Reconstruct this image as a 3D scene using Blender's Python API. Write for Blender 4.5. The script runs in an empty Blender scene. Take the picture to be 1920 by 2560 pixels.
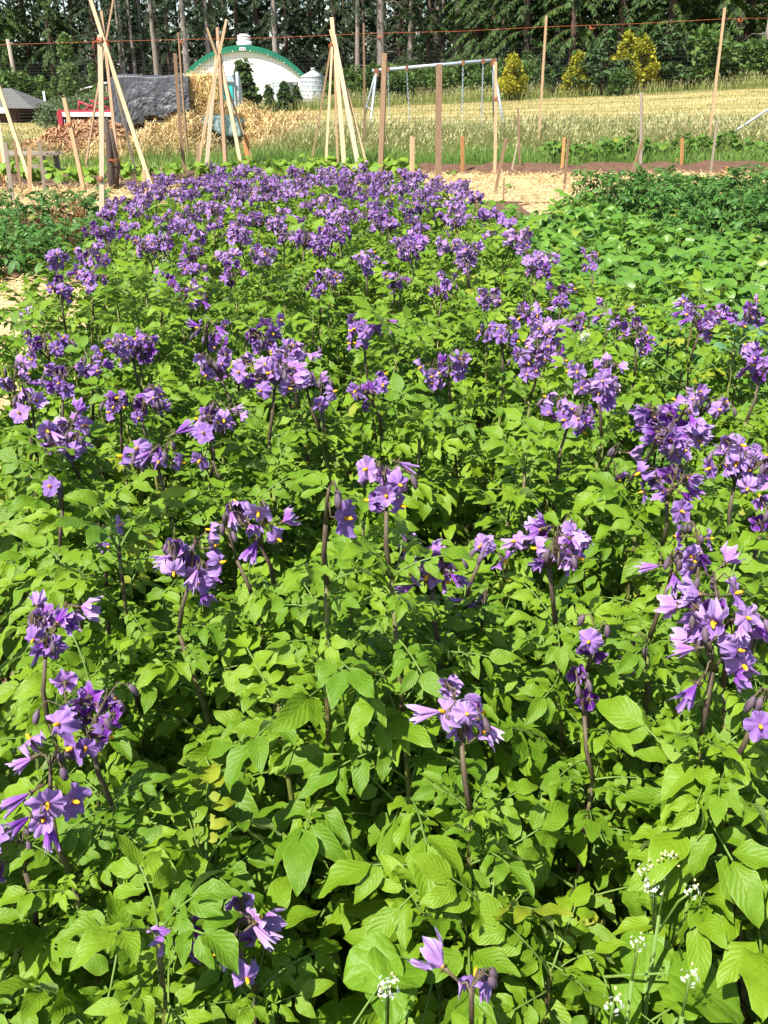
import bpy, math, random
from mathutils import Vector, Matrix, Euler, noise
R = math.radians
rnd = random.Random(7)
col = bpy.context.scene.collection
sc = bpy.context.scene

# ------------------------------------------------------------------ camera
CAMZ, PITCH, F = 1.6, R(24.75), 2310.0
cam_d = bpy.data.cameras.new('camera'); cam = bpy.data.objects.new('camera', cam_d); col.objects.link(cam)
cam.location = (0, 0, CAMZ); cam.rotation_euler = (R(90) - PITCH, 0, 0)
cam_d.sensor_fit = 'VERTICAL'; cam_d.sensor_height = 36; cam_d.lens = 36 * F / 2560
cam_d.clip_start = 0.02; cam_d.clip_end = 2000
sc.camera = cam
# ------------------------------------------------------------------ sky and sun
SUN = Vector((-0.44, -0.52, 1.0)).normalized()
w = bpy.data.worlds.new('World'); sc.world = w; w.use_nodes = True
nt = w.node_tree; nt.nodes.clear()
sky = nt.nodes.new('ShaderNodeTexSky'); sky.sky_type = 'NISHITA'; sky.sun_disc = False
sky.sun_elevation = math.asin(SUN.z); sky.sun_rotation = math.atan2(SUN.x, SUN.y)
bg = nt.nodes.new('ShaderNodeBackground'); bg.inputs['Strength'].default_value = 0.095
wo = nt.nodes.new('ShaderNodeOutputWorld')
nt.links.new(sky.outputs[0], bg.inputs[0]); nt.links.new(bg.outputs[0], wo.inputs[0])
sd = bpy.data.lights.new('sun', 'SUN'); sd.energy = 5.0; sd.angle = R(0.5); sd.color = (1.0, 0.955, 0.88)
so = bpy.data.objects.new('sun', sd); col.objects.link(so)
so.rotation_euler = (-SUN).to_track_quat('-Z', 'Y').to_euler()
vs = sc.view_settings
vs.view_transform = 'Standard'; vs.look = 'None'; vs.exposure = 1.2; vs.gamma = 1.0; vs.use_curve_mapping = False
sc.render.engine = 'CYCLES'
cy = sc.cycles
cy.max_bounces = 5; cy.diffuse_bounces = 3; cy.glossy_bounces = 1; cy.transmission_bounces = 3; cy.transparent_max_bounces = 4
cy.caustics_reflective = False; cy.caustics_refractive = False
cy.use_denoising = True; cy.use_adaptive_sampling = True; cy.adaptive_threshold = 0.02

# ------------------------------------------------------------------ where a point of the photograph lies
CP, SP = math.cos(PITCH), math.sin(PITCH)
def ray(px, py):                       # photograph pixels, 1920 x 2560
    u, v = (px - 960) / F, (1280 - py) / F
    return Vector((u, CP + v * SP, -SP + v * CP))
def at(px, py, Y):
    d = ray(px, py); return Vector((0, 0, CAMZ)) + d * (Y / d.y)
def at_z(px, py, z):
    d = ray(px, py); return Vector((0, 0, CAMZ)) + d * ((z - CAMZ) / d.z)
def smooth(a, b, t):
    t = min(1, max(0, (t - a) / (b - a))); return t * t * (3 - 2 * t)
def gh(x, y):                          # height of the ground
    s = smooth(14, 58, y)
    return s * (0.046 * max(0.0, min(x, 60) + 9) + 0.08) + 0.35 * smooth(70, 130, y)
def on_ground(px, py):
    y = 12.0
    d = ray(px, py)
    t = 1.0; best = None
    while t < 140:
        p = Vector((0, 0, CAMZ)) + d * t
        if p.z <= gh(p.x, p.y): return p
        t += 0.02 + t * 0.001
    return Vector((0, 0, CAMZ)) + d * 140

# ------------------------------------------------------------------ mesh helpers
class MB:
    def __init__(s): s.v = []; s.f = []; s.uv = []; s.m = []
    def vert(s, p, uv=(0, 0)):
        s.v.append((p[0], p[1], p[2])); s.uv.append(uv); return len(s.v) - 1
    def face(s, idx, m=0): s.f.append(tuple(idx)); s.m.append(m)
    def poly(s, pts, m=0): s.face([s.vert(p) for p in pts], m)
    def box(s, c, size, rot=None, m=0):
        i = len(s.v); hx, hy, hz = size[0] / 2, size[1] / 2, size[2] / 2
        for dz in (-hz, hz):
            for dx, dy in ((-hx, -hy), (hx, -hy), (hx, hy), (-hx, hy)):
                p = Vector((dx, dy, dz))
                if rot is not None: p = rot @ p
                s.vert(Vector(c) + p)
        for f in ((3, 2, 1, 0), (4, 5, 6, 7), (0, 1, 5, 4), (1, 2, 6, 5), (2, 3, 7, 6), (3, 0, 4, 7)):
            s.face([i + k for k in f], m)
    def tube(s, pts, radii, n=6, m=0, cap=True, flat=None):
        pts = [Vector(p) for p in pts]
        if not isinstance(radii, (list, tuple)): radii = [radii] * len(pts)
        rings = []; ref = Vector((0.31, 0.77, 0.55)).normalized()
        for k, p in enumerate(pts):
            d = (pts[min(k + 1, len(pts) - 1)] - pts[max(k - 1, 0)]).normalized()
            a = d.cross(ref).normalized(); b = d.cross(a)
            rings.append([s.vert(p + (a * math.cos(t) + b * math.sin(t)) * radii[k], (j / n, k / max(1, len(pts) - 1)))
                          for j, t in ((j, 2 * math.pi * j / n) for j in range(n))])
        for k in range(len(rings) - 1):
            for j in range(n):
                s.face((rings[k][j], rings[k][(j + 1) % n], rings[k + 1][(j + 1) % n], rings[k + 1][j]), m)
        if cap: s.face(rings[0][::-1], m); s.face(rings[-1], m)
    def mesh(s, name, mats, smooth_=True):
        me = bpy.data.meshes.new(name); me.from_pydata(s.v, [], s.f)
        for mt in (mats if isinstance(mats, (list, tuple)) else [mats]): me.materials.append(mt)
        uvl = me.uv_layers.new(name='UVMap')
        li = [0] * len(me.loops); me.loops.foreach_get('vertex_index', li)
        flat = [c for i in li for c in s.uv[i]]
        uvl.data.foreach_set('uv', flat)
        me.polygons.foreach_set('material_index', s.m)
        me.polygons.foreach_set('use_smooth', [smooth_] * len(s.f))
        me.update(); return me
    def build(s, name, mats, parent=None, smooth_=True, loc=None):
        return link(name, s.mesh(name, mats, smooth_), parent, loc)
def link(name, data, parent=None, loc=None, mat=None):
    o = bpy.data.objects.new(name, data); col.objects.link(o)
    if parent is not None: o.parent = parent
    if loc is not None: o.location = loc
    if mat is not None: o.matrix_basis = mat
    return o
def empty(name, loc=(0, 0, 0), rz=0):
    o = bpy.data.objects.new(name, None); col.objects.link(o)
    o.empty_display_size = 0.1; o.location = loc; o.rotation_euler = (0, 0, rz); return o
def tag(o, label=None, cat=None, group=None, kind=None):
    if label: o['label'] = label
    if cat: o['category'] = cat
    if group: o['group'] = group
    if kind: o['kind'] = kind
    return o

# ------------------------------------------------------------------ materials
def mat(name):
    m = bpy.data.materials.new(name); m.use_nodes = True
    t = m.node_tree; t.nodes.clear()
    return m, t
def nd(t, typ, **kw):
    n = t.nodes.new(typ)
    for k, v in kw.items(): setattr(n, k, v)
    return n
def math_n(t, op, a, b=None, clamp=False):
    n = nd(t, 'ShaderNodeMath', operation=op); n.use_clamp = clamp
    for i, x in enumerate((a, b)):
        if x is None: continue
        if isinstance(x, (int, float)): n.inputs[i].default_value = x
        else: t.links.new(x, n.inputs[i])
    return n.outputs[0]
def mix_n(t, f, a, b, blend='MIX'):
    n = nd(t, 'ShaderNodeMix', data_type='RGBA', blend_type=blend)
    for i, x in ((0, f), (6, a), (7, b)):
        if isinstance(x, (int, float)): n.inputs[i].default_value = x
        elif isinstance(x, tuple): n.inputs[i].default_value = (*x, 1)
        else: t.links.new(x, n.inputs[i])
    return n.outputs[2]
def ramp_n(t, f, stops):
    n = nd(t, 'ShaderNodeValToRGB'); t.links.new(f, n.inputs[0]); cr = n.color_ramp
    while len(cr.elements) < len(stops): cr.elements.new(0.5)
    for e, (p, c) in zip(cr.elements, stops): e.position = p; e.color = (*c, 1)
    return n.outputs[0]
def noise_n(t, vec, scale, detail=4, rough=0.55):
    n = nd(t, 'ShaderNodeTexNoise'); n.inputs['Scale'].default_value = scale; n.inputs['Detail'].default_value = detail
    n.inputs['Roughness'].default_value = rough
    if vec is not None: t.links.new(vec, n.inputs['Vector'])
    return n.outputs[0]
def pos_n(t): return nd(t, 'ShaderNodeNewGeometry').outputs['Position']
def obj_n(t): return nd(t, 'ShaderNodeTexCoord').outputs['Object']
def bump_n(t, h, strength, dist):
    n = nd(t, 'ShaderNodeBump'); n.inputs['Strength'].default_value = strength; n.inputs['Distance'].default_value = dist
    t.links.new(h, n.inputs['Height']); return n.outputs[0]
def finish(t, color, rough=0.7, spec=0.3, bump=None, metal=0.0, transl=0.0, tcol=None):
    p = nd(t, 'ShaderNodeBsdfPrincipled'); o = nd(t, 'ShaderNodeOutputMaterial')
    if isinstance(color, tuple): p.inputs['Base Color'].default_value = (*color, 1)
    else: t.links.new(color, p.inputs['Base Color'])
    if isinstance(rough, float): p.inputs['Roughness'].default_value = rough
    else: t.links.new(rough, p.inputs['Roughness'])
    p.inputs['Specular IOR Level'].default_value = spec; p.inputs['Metallic'].default_value = metal
    if bump is not None: t.links.new(bump, p.inputs['Normal'])
    if transl > 0:
        tr = nd(t, 'ShaderNodeBsdfTranslucent'); mx = nd(t, 'ShaderNodeMixShader'); mx.inputs[0].default_value = transl
        if isinstance(tcol, tuple): tr.inputs[0].default_value = (*tcol, 1)
        else: t.links.new(tcol if tcol is not None else color, tr.inputs[0])
        if bump is not None: t.links.new(bump, tr.inputs['Normal'])
        t.links.new(p.outputs[0], mx.inputs[1]); t.links.new(tr.outputs[0], mx.inputs[2]); t.links.new(mx.outputs[0], o.inputs[0])
    else: t.links.new(p.outputs[0], o.inputs[0])
def leaf_mat(name, c1, c2, under, nveins=7, slant=2.6, vein=(0.2, 0.3, 0.06), rough=0.52, spec=0.35, bstr=0.24, bd=0.0025, transl=0.32, edge=True):
    """a leaf with a midrib, side veins and quilting between them; u runs across, v along"""
    m, t = mat(name)
    uv = nd(t, 'ShaderNodeUVMap', uv_map='UVMap').outputs[0]
    sx = nd(t, 'ShaderNodeSeparateXYZ'); t.links.new(uv, sx.inputs[0])
    a = math_n(t, 'ABSOLUTE', math_n(t, 'SUBTRACT', math_n(t, 'MULTIPLY', sx.outputs[0], 2.0), 1.0))
    wob = math_n(t, 'MULTIPLY', noise_n(t, obj_n(t), 45, 2), 0.9)
    ph = math_n(t, 'ADD', math_n(t, 'SUBTRACT', math_n(t, 'MULTIPLY', sx.outputs[1], float(nveins)), math_n(t, 'MULTIPLY', a, slant)), wob)
    q = math_n(t, 'ABSOLUTE', math_n(t, 'SINE', math_n(t, 'MULTIPLY', ph, math.pi)))
    mid = math_n(t, 'MINIMUM', math_n(t, 'MULTIPLY', a, 7.0), 1.0)
    h = math_n(t, 'MULTIPLY', math_n(t, 'POWER', q, 0.8), mid)
    info = nd(t, 'ShaderNodeObjectInfo')
    nz = noise_n(t, obj_n(t), 110, 3)
    h2 = math_n(t, 'ADD', h, math_n(t, 'MULTIPLY', nz, 2.6))
    f = math_n(t, 'ADD', math_n(t, 'MULTIPLY', info.outputs['Random'], 0.75), math_n(t, 'MULTIPLY', noise_n(t, obj_n(t), 14, 2), 0.4), True)
    base = mix_n(t, f, c1, c2)
    base = mix_n(t, math_n(t, 'MULTIPLY', math_n(t, 'GREATER_THAN', info.outputs['Random'], 0.982), math_n(t, 'MULTIPLY', noise_n(t, obj_n(t), 25, 2), 0.8)), base, (0.34, 0.30, 0.03))
    veinf = math_n(t, 'MULTIPLY', math_n(t, 'SUBTRACT', 1.0, math_n(t, 'SMOOTH_MIN', math_n(t, 'MULTIPLY', q, 3.0), math_n(t, 'MULTIPLY', a, 14.0)), True), 0.15)
    c = mix_n(t, veinf, base, vein)
    if edge: c = mix_n(t, math_n(t, 'MULTIPLY', math_n(t, 'GREATER_THAN', a, 0.93), 0.45), c, vein)
    geo = nd(t, 'ShaderNodeNewGeometry')
    c = mix_n(t, math_n(t, 'MULTIPLY', geo.outputs['Backfacing'], 0.75), c, under)
    tc = mix_n(t, 0.5, c, (c1[0] * 2.2, c1[1] * 1.7, c1[2] * 0.7))
    finish(t, c, rough, spec, bump_n(t, h2, bstr, bd), transl=transl, tcol=tc)
    return m
def plain(name, c1, c2=None, scale=6.0, rough=0.7, spec=0.3, bump=0.0, bd=0.01, metal=0.0, detail=5, stretch=None, world=False, lo=0.3, hi=0.7, transl=0.0):
    m, t = mat(name)
    vec = pos_n(t) if world else obj_n(t)
    if stretch:
        mp = nd(t, 'ShaderNodeMapping'); mp.inputs['Scale'].default_value = stretch; t.links.new(vec, mp.inputs[0]); vec = mp.outputs[0]
    if c2 is None: c2 = tuple(x * 0.75 for x in c1)
    n = noise_n(t, vec, scale, detail)
    c = ramp_n(t, n, [(lo, c2), (hi, c1)])
    info = nd(t, 'ShaderNodeObjectInfo')
    c = mix_n(t, math_n(t, 'MULTIPLY', info.outputs['Random'], 0.22), c, (c2[0] * 0.6, c2[1] * 0.6, c2[2] * 0.6))
    finish(t, c, rough, spec, bump_n(t, n, bump, bd) if bump else None, metal, transl)
    return m
M = {}
M['leaf'] = leaf_mat('potato leaf', (0.070, 0.165, 0.007), (0.18, 0.29, 0.010), (0.17, 0.23, 0.08), vein=(0.22, 0.33, 0.04))
M['leaf_dark'] = leaf_mat('dark potato leaf', (0.035, 0.115, 0.016), (0.07, 0.175, 0.022), (0.11, 0.19, 0.07), vein=(0.13, 0.25, 0.05), transl=0.22)
M['bean'] = leaf_mat('bean leaf', (0.075, 0.185, 0.018), (0.135, 0.27, 0.026), (0.13, 0.24, 0.06), nveins=5, slant=1.8, vein=(0.2, 0.36, 0.08), rough=0.36, spec=0.45)
M['squash'] = leaf_mat('squash leaf', (0.10, 0.22, 0.02), (0.22, 0.32, 0.03), (0.16, 0.26, 0.07), nveins=4, slant=1.0, vein=(0.26, 0.36, 0.06), rough=0.55, spec=0.25)
M['buck'] = leaf_mat('buckwheat leaf', (0.10, 0.21, 0.010), (0.14, 0.26, 0.013), (0.2, 0.33, 0.06), nveins=3, slant=1.4, vein=(0.26, 0.40, 0.07), bstr=0.3, edge=False)
M['brassica'] = leaf_mat('brassica leaf', (0.10, 0.22, 0.10), (0.14, 0.27, 0.13), (0.18, 0.28, 0.18), nveins=4, slant=1.0, vein=(0.24, 0.36, 0.22), rough=0.6)
M['herb'] = leaf_mat('dock leaf', (0.06, 0.16, 0.02), (0.10, 0.2, 0.02), (0.12, 0.2, 0.06))
# stems: mottled purple over green
m, t = mat('potato stem'); nz = noise_n(t, obj_n(t), 90, 3); n2 = noise_n(t, obj_n(t), 6, 2)
c = mix_n(t, ramp_n(t, math_n(t, 'ADD', math_n(t, 'MULTIPLY', nz, 0.6), math_n(t, 'MULTIPLY', n2, 0.5)), [(0.42, (0.05, 0.024, 0.022)), (0.62, (0.13, 0.12, 0.028))]), (0.1, 0.1, 0.03), (0.1, 0.1, 0.03))
c = ramp_n(t, math_n(t, 'ADD', math_n(t, 'MULTIPLY', nz, 0.6), math_n(t, 'MULTIPLY', n2, 0.5)), [(0.45, (0.065, 0.036, 0.024)), (0.62, (0.14, 0.16, 0.03))])
finish(t, c, 0.55, 0.3); M['stem'] = m
M['peduncle'] = plain('flower stalk', (0.12, 0.10, 0.045), (0.06, 0.035, 0.035), 40, 0.6)
M['bud'] = plain('flower bud', (0.16, 0.10, 0.16), (0.07, 0.055, 0.05), 60, 0.7)
M['greenstem'] = plain('green stem', (0.13, 0.22, 0.035), (0.1, 0.17, 0.03), 20, 0.55)
# petals: tone in the object's colour, r runs from the eye to the tip
m, t = mat('petal'); uv = nd(t, 'ShaderNodeUVMap', uv_map='UVMap').outputs[0]
sx = nd(t, 'ShaderNodeSeparateXYZ'); t.links.new(uv, sx.inputs[0])
info = nd(t, 'ShaderNodeObjectInfo'); sc_ = nd(t, 'ShaderNodeSeparateColor'); t.links.new(info.outputs['Color'], sc_.inputs[0])
tone = math_n(t, 'ADD', sc_.outputs[0], math_n(t, 'MULTIPLY', math_n(t, 'SUBTRACT', noise_n(t, obj_n(t), 120, 2), 0.5), 0.35), True)
c = ramp_n(t, tone, [(0.0, (0.082, 0.006, 0.18)), (0.4, (0.20, 0.036, 0.345)), (1.0, (0.45, 0.25, 0.55))])
tip = math_n(t, 'MULTIPLY', math_n(t, 'POWER', sx.outputs[1], 6.0), math_n(t, 'ADD', 0.22, math_n(t, 'MULTIPLY', tone, 0.6)))
c = mix_n(t, tip, c, (0.52, 0.42, 0.62))
rib = math_n(t, 'MULTIPLY', math_n(t, 'SUBTRACT', 1.0, math_n(t, 'MULTIPLY', math_n(t, 'ABSOLUTE', math_n(t, 'SUBTRACT', sx.outputs[0], 0.5)), 9.0), True), 0.3)
c = mix_n(t, rib, c, (0.34, 0.2, 0.52))
geo = nd(t, 'ShaderNodeNewGeometry'); c = mix_n(t, math_n(t, 'MULTIPLY', geo.outputs['Backfacing'], 0.55), c, (0.31, 0.2, 0.46))
hb = math_n(t, 'SINE', math_n(t, 'MULTIPLY', sx.outputs[0], 40.0))
finish(t, c, 0.62, 0.2, bump_n(t, hb, 0.25, 0.0006), transl=0.28); M['petal'] = m
M['anther'] = plain('anther', (0.74, 0.42, 0.008), (0.65, 0.3, 0.006), 300, 0.5)
M['white_petal'] = plain('white blossom', (0.82, 0.83, 0.78), (0.74, 0.74, 0.62), 60, 0.6, transl=0.2)
M['cream_bud'] = plain('cream bud', (0.62, 0.60, 0.30), (0.45, 0.46, 0.18), 60, 0.6)
M['rust'] = plain('dock seed', (0.24, 0.09, 0.035), (0.15, 0.06, 0.025), 20, 0.8)
M['yellow'] = plain('yellow squash flower', (0.85, 0.55, 0.02), (0.8, 0.45, 0.02), 30, 0.6)
# wood
ws = (14, 14, 1.2)
M['wood_new'] = plain('new lath', (0.54, 0.39, 0.225), (0.42, 0.29, 0.15), 6, 0.75, 0.2, 0.2, 0.004, stretch=ws)
M['wood_pale'] = plain('pale lath', (0.57, 0.47, 0.33), (0.45, 0.36, 0.235), 6, 0.75, 0.2, 0.2, 0.004, stretch=ws)
M['wood_brown'] = plain('brown lath', (0.30, 0.2, 0.125), (0.21, 0.13, 0.075), 6, 0.8, 0.2, 0.2, 0.004, stretch=ws)
M['wood_tan'] = plain('tan stake', (0.54, 0.37, 0.22), (0.4, 0.26, 0.14), 6, 0.8, 0.2, 0.2, 0.004, stretch=ws)
M['wood_orange'] = plain('orange stake', (0.52, 0.27, 0.10), (0.4, 0.19, 0.07), 6, 0.8, 0.2, 0.2, 0.004, stretch=ws)
M['wood_grey'] = plain('weathered stake', (0.33, 0.28, 0.22), (0.22, 0.18, 0.14), 6, 0.85, 0.2, 0.25, 0.004, stretch=ws)
M['wood_dark'] = plain('dark post', (0.10, 0.075, 0.06), (0.06, 0.045, 0.04), 5, 0.9, 0.2, 0.5, 0.02, stretch=(8, 8, 2))
M['twine'] = plain('orange twine', (0.50, 0.13, 0.05), (0.4, 0.09, 0.03), 200, 0.6)
M['wire'] = plain('dark netting', (0.05, 0.05, 0.045), (0.04, 0.04, 0.035), 10, 0.6)
M['galv'] = plain('galvanised steel', (0.55, 0.60, 0.64), (0.42, 0.47, 0.5), 3, 0.45, 0.5, metal=0.35)
M['rusty'] = plain('rusty bracket', (0.30, 0.13, 0.06), (0.2, 0.08, 0.04), 30, 0.8)
M['white'] = plain('white paint', (0.82, 0.82, 0.80), (0.77, 0.77, 0.74), 0.8, 0.6, 0.3)
M['green_paint'] = plain('green paint', (0.01, 0.17, 0.095), (0.008, 0.14, 0.08), 1.2, 0.5, 0.4)
M['roof_metal'] = plain('barn roof sheet', (0.5, 0.52, 0.53), (0.42, 0.44, 0.45), 0.7, 0.5, 0.4, metal=0.2)
M['dark'] = plain('dark opening', (0.02, 0.02, 0.02), (0.015, 0.015, 0.015), 4, 0.9)
M['grey'] = plain('grey board', (0.34, 0.36, 0.37), (0.27, 0.28, 0.29), 3, 0.7)
M['shingle'] = plain('shed roof', (0.15, 0.15, 0.14), (0.10, 0.10, 0.09), 9, 0.85, 0.2, 0.3, 0.02)
M['cedar'] = plain('shed boards', (0.12, 0.06, 0.045), (0.08, 0.04, 0.03), 5, 0.85, 0.2, 0.3, 0.01, stretch=(8, 8, 1))
M['red'] = plain('red paint', (0.42, 0.035, 0.06), (0.33, 0.025, 0.045), 4, 0.5)
M['teal'] = plain('teal glass', (0.05, 0.48, 0.46), (0.04, 0.43, 0.42), 2, 0.15, 0.6)
M['cab'] = plain('pale cab paint', (0.42, 0.50, 0.52), (0.33, 0.39, 0.41), 5, 0.5)
M['tarp'] = plain('grey woven tarp', (0.085, 0.088, 0.097), (0.05, 0.053, 0.06), 3.5, 0.5, 0.4, 0.5, 0.04, detail=8)
M['tarp_green'] = plain('green tarp', (0.075, 0.13, 0.11), (0.045, 0.085, 0.07), 3.5, 0.5, 0.4, 0.4, 0.03, detail=8)
M['straw'] = plain('straw', (0.70, 0.52, 0.22), (0.52, 0.35, 0.12), 30, 0.75, 0.25, 0.7, 0.03, detail=8, world=True)
M['strawstrand'] = plain('straw strand', (0.68, 0.53, 0.27), (0.5, 0.34, 0.14), 9, 0.6, 0.3, world=True)
M['hay_pale'] = plain('pale straw mulch', (0.54, 0.43, 0.24), (0.35, 0.26, 0.125), 14, 0.8, 0.2, 0.7, 0.03, detail=9, world=True)
M['soil'] = plain('bare soil', (0.155, 0.088, 0.055), (0.085, 0.048, 0.03), 9, 0.95, 0.1, 0.8, 0.05, detail=9, world=True)
M['chips'] = plain('wood chips', (0.40, 0.22, 0.11), (0.2, 0.095, 0.05), 16, 0.9, 0.1, 0.8, 0.06, detail=8, world=True)
M['chip'] = plain('wood chip', (0.55, 0.33, 0.17), (0.3, 0.15, 0.07), 12, 0.85, world=True, detail=2)
def bark(name, a, b):
    return plain(name, a, b, 3.0, 0.9, 0.15, 0.8, 0.08, stretch=(6, 6, 0.7), detail=6)
M['bark_grey'] = bark('grey fir bark', (0.31, 0.27, 0.23), (0.16, 0.13, 0.11))
M['bark_brown'] = bark('brown fir bark', (0.13, 0.095, 0.07), (0.06, 0.042, 0.032))
def foliage(name, a, b, transl=0.18, rough=0.6):
    m, t = mat(name); info = nd(t, 'ShaderNodeObjectInfo')
    n = noise_n(t, pos_n(t), 0.9, 4); g = nd(t, 'ShaderNodeNewGeometry')
    f = math_n(t, 'ADD', math_n(t, 'MULTIPLY', n, 0.75), math_n(t, 'ADD', math_n(t, 'MULTIPLY', g.outputs['Random Per Island'], 0.18), math_n(t, 'MULTIPLY', info.outputs['Random'], 0.2)), True)
    finish(t, ramp_n(t, f, [(0.28, a), (0.8, b)]), rough, 0.25, transl=transl)
    return m
M['fir'] = foliage('fir needles', (0.006, 0.017, 0.008), (0.034, 0.070, 0.018))
M['fir_bright'] = foliage('bright fir needles', (0.011, 0.034, 0.010), (0.078, 0.14, 0.025))
M['fir_blue'] = foliage('blue green needles', (0.022, 0.06, 0.022), (0.085, 0.15, 0.045))
M['cedar_gold'] = foliage('golden cedar', (0.17, 0.20, 0.02), (0.46, 0.42, 0.03), 0.25)
M['alder'] = foliage('alder leaves', (0.09, 0.16, 0.045), (0.21, 0.30, 0.10), 0.3)
M['shrub'] = foliage('hedge leaves', (0.035, 0.085, 0.018), (0.12, 0.19, 0.035), 0.25)
M['bramble'] = foliage('bramble leaves', (0.06, 0.10, 0.04), (0.15, 0.2, 0.08), 0.25)
M['dead'] = plain('dead wood', (0.36, 0.32, 0.28), (0.24, 0.2, 0.17), 8, 0.9)
def grassmat(name, stops):
    m, t = mat(name); g = nd(t, 'ShaderNodeNewGeometry')
    n = noise_n(t, pos_n(t), 0.7, 3)
    uv = nd(t, 'ShaderNodeUVMap', uv_map='UVMap').outputs[0]; sx = nd(t, 'ShaderNodeSeparateXYZ'); t.links.new(uv, sx.inputs[0])
    f = math_n(t, 'ADD', math_n(t, 'MULTIPLY', n, 0.38), math_n(t, 'ADD', math_n(t, 'MULTIPLY', g.outputs['Random Per Island'], 0.34), math_n(t, 'MULTIPLY', sx.outputs[1], 0.40)), True)
    c = ramp_n(t, f, stops)
    finish(t, c, 0.6, 0.25, transl=0.25)
    return m
M['grass_green'] = grassmat('green grass', [(0.3, (0.07, 0.15, 0.022)), (0.7, (0.15, 0.27, 0.05)), (0.95, (0.30, 0.33, 0.1))])
M['grass_tall'] = grassmat('tall seeding grass', [(0.2, (0.07, 0.125, 0.022)), (0.5, (0.18, 0.22, 0.055)), (0.75, (0.29, 0.29, 0.10)), (1.0, (0.44, 0.39, 0.19))])
M['grass_dry'] = grassmat('mown stubble', [(0.25, (0.19, 0.19, 0.055)), (0.6, (0.33, 0.28, 0.11)), (0.95, (0.48, 0.40, 0.21))])
# terrain: soil in the garden, grass behind it, a mown field with hay in swathes beyond
m, t = mat('ground'); P = pos_n(t); sx = nd(t, 'ShaderNodeSeparateXYZ'); t.links.new(P, sx.inputs[0])
n1 = noise_n(t, P, 7, 8); n2 = noise_n(t, P, 0.35, 4)
soil = ramp_n(t, n1, [(0.3, (0.07, 0.042, 0.028)), (0.7, (0.16, 0.098, 0.06))])
gra = ramp_n(t, n1, [(0.3, (0.09, 0.13, 0.03)), (0.7, (0.26, 0.25, 0.085))])
yw = math_n(t, 'ADD', math_n(t, 'SUBTRACT', sx.outputs[1], math_n(t, 'MULTIPLY', sx.outputs[0], 0.22)), math_n(t, 'MULTIPLY', n2, 9.0))
st = math_n(t, 'ADD', math_n(t, 'MULTIPLY', math_n(t, 'SINE', math_n(t, 'MULTIPLY', yw, 0.95)), 0.5), 0.5)
mp = nd(t, 'ShaderNodeMapping'); mp.inputs['Scale'].default_value = (0.4, 1.6, 1); mp.inputs['Rotation'].default_value = (0, 0, 0.2); t.links.new(P, mp.inputs[0])
st = math_n(t, 'ADD', math_n(t, 'MULTIPLY', st, 0.2), math_n(t, 'MULTIPLY', noise_n(t, mp.outputs[0], 1.1, 7), 0.75))
fld = ramp_n(t, st, [(0.25, (0.20, 0.185, 0.055)), (0.5, (0.33, 0.275, 0.105)), (0.8, (0.47, 0.39, 0.2))])
c = mix_n(t, math_n(t, 'MULTIPLY', math_n(t, 'SUBTRACT', math_n(t, 'ADD', sx.outputs[1], math_n(t, 'MULTIPLY', n2, 1.0)), 20.6), 2.0, True), soil, gra)
c = mix_n(t, math_n(t, 'MULTIPLY', math_n(t, 'SUBTRACT', math_n(t, 'ADD', sx.outputs[1], math_n(t, 'MULTIPLY', n2, 3.0)), 33.0), 0.5, True), c, fld)
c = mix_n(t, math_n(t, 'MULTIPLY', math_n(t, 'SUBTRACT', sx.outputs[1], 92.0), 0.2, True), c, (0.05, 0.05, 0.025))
finish(t, c, 0.95, 0.1, bump_n(t, n1, 0.6, 0.05)); M['ground'] = m

# ================================================================== THE SETTING
mb = MB(); xs = [-140, -80, -50, -35] + [i * 1.5 for i in range(-17, 29)] + [50, 65, 90, 140]
ys = [-12, -4, 0, 3, 6, 9, 11] + [12 + i * 1.5 for i in range(50)] + [92, 100, 115, 130, 160, 200, 260]
ids = [[mb.vert((x, y, gh(x, y) + (0.03 * noise.noise(Vector((x * .4, y * .4, 0))) if 20 < y < 90 else 0))) for x in xs] for y in ys]
for j in range(len(ys) - 1):
    for i in range(len(xs) - 1): mb.face((ids[j][i], ids[j][i + 1], ids[j + 1][i + 1], ids[j + 1][i]))
tag(mb.build('ground', M['ground']), kind='structure')
def sheet(name, xa, xb, ya, yb, nx, ny, hf, mtl, skew=0.0, seed=0, fade=0.5):
    """an uneven sheet on the ground whose edges run out into it"""
    mb = MB(); rows = []
    for j in range(ny + 1):
        row = []
        for i in range(nx + 1):
            u, v = i / nx, j / ny
            x = xa + (xb - xa) * u
            y = ya + (yb - ya) * v + skew * (x - xa) + 0.22 * noise.noise(Vector((x * 1.1, v * 2, seed))) * (1 if j in (0, ny) else 0.4)
            e = min(1, min(u, 1 - u) * nx / 2, min(v, 1 - v) * ny / 2)
            z = gh(x, y) - 0.03 + e * (0.035 + hf(u, v) * (0.7 + 0.6 * noise.noise(Vector((x * 1.7, y * 1.7, seed + 5)))) + 0.035 * noise.noise(Vector((x * 5, y * 5, seed))))
            row.append(mb.vert((x, y, z)))
        rows.append(row)
    for j in range(ny):
        for i in range(nx): mb.face((rows[j][i], rows[j][i + 1], rows[j + 1][i + 1], rows[j + 1][i]))
    return tag(mb.build(name, mtl), kind='structure')
sheet('straw_path', -0.4, 8.5, 14.6, 18.3, 60, 24, lambda u, v: 0.10 * math.sin(v * math.pi), M['hay_pale'], 0.0, 3)
sheet('soil_ridge', -1.0, 12.0, 18.2, 20.6, 70, 16, lambda u, v: 0.20 * math.sin(v * math.pi), M['soil'], 0.05, 8)
sheet('straw_path', -9.5, -1.0, 12.6, 16.2, 60, 22, lambda u, v: 0.09 * math.sin(v * math.pi), M['hay_pale'], 0.0, 13)
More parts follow.
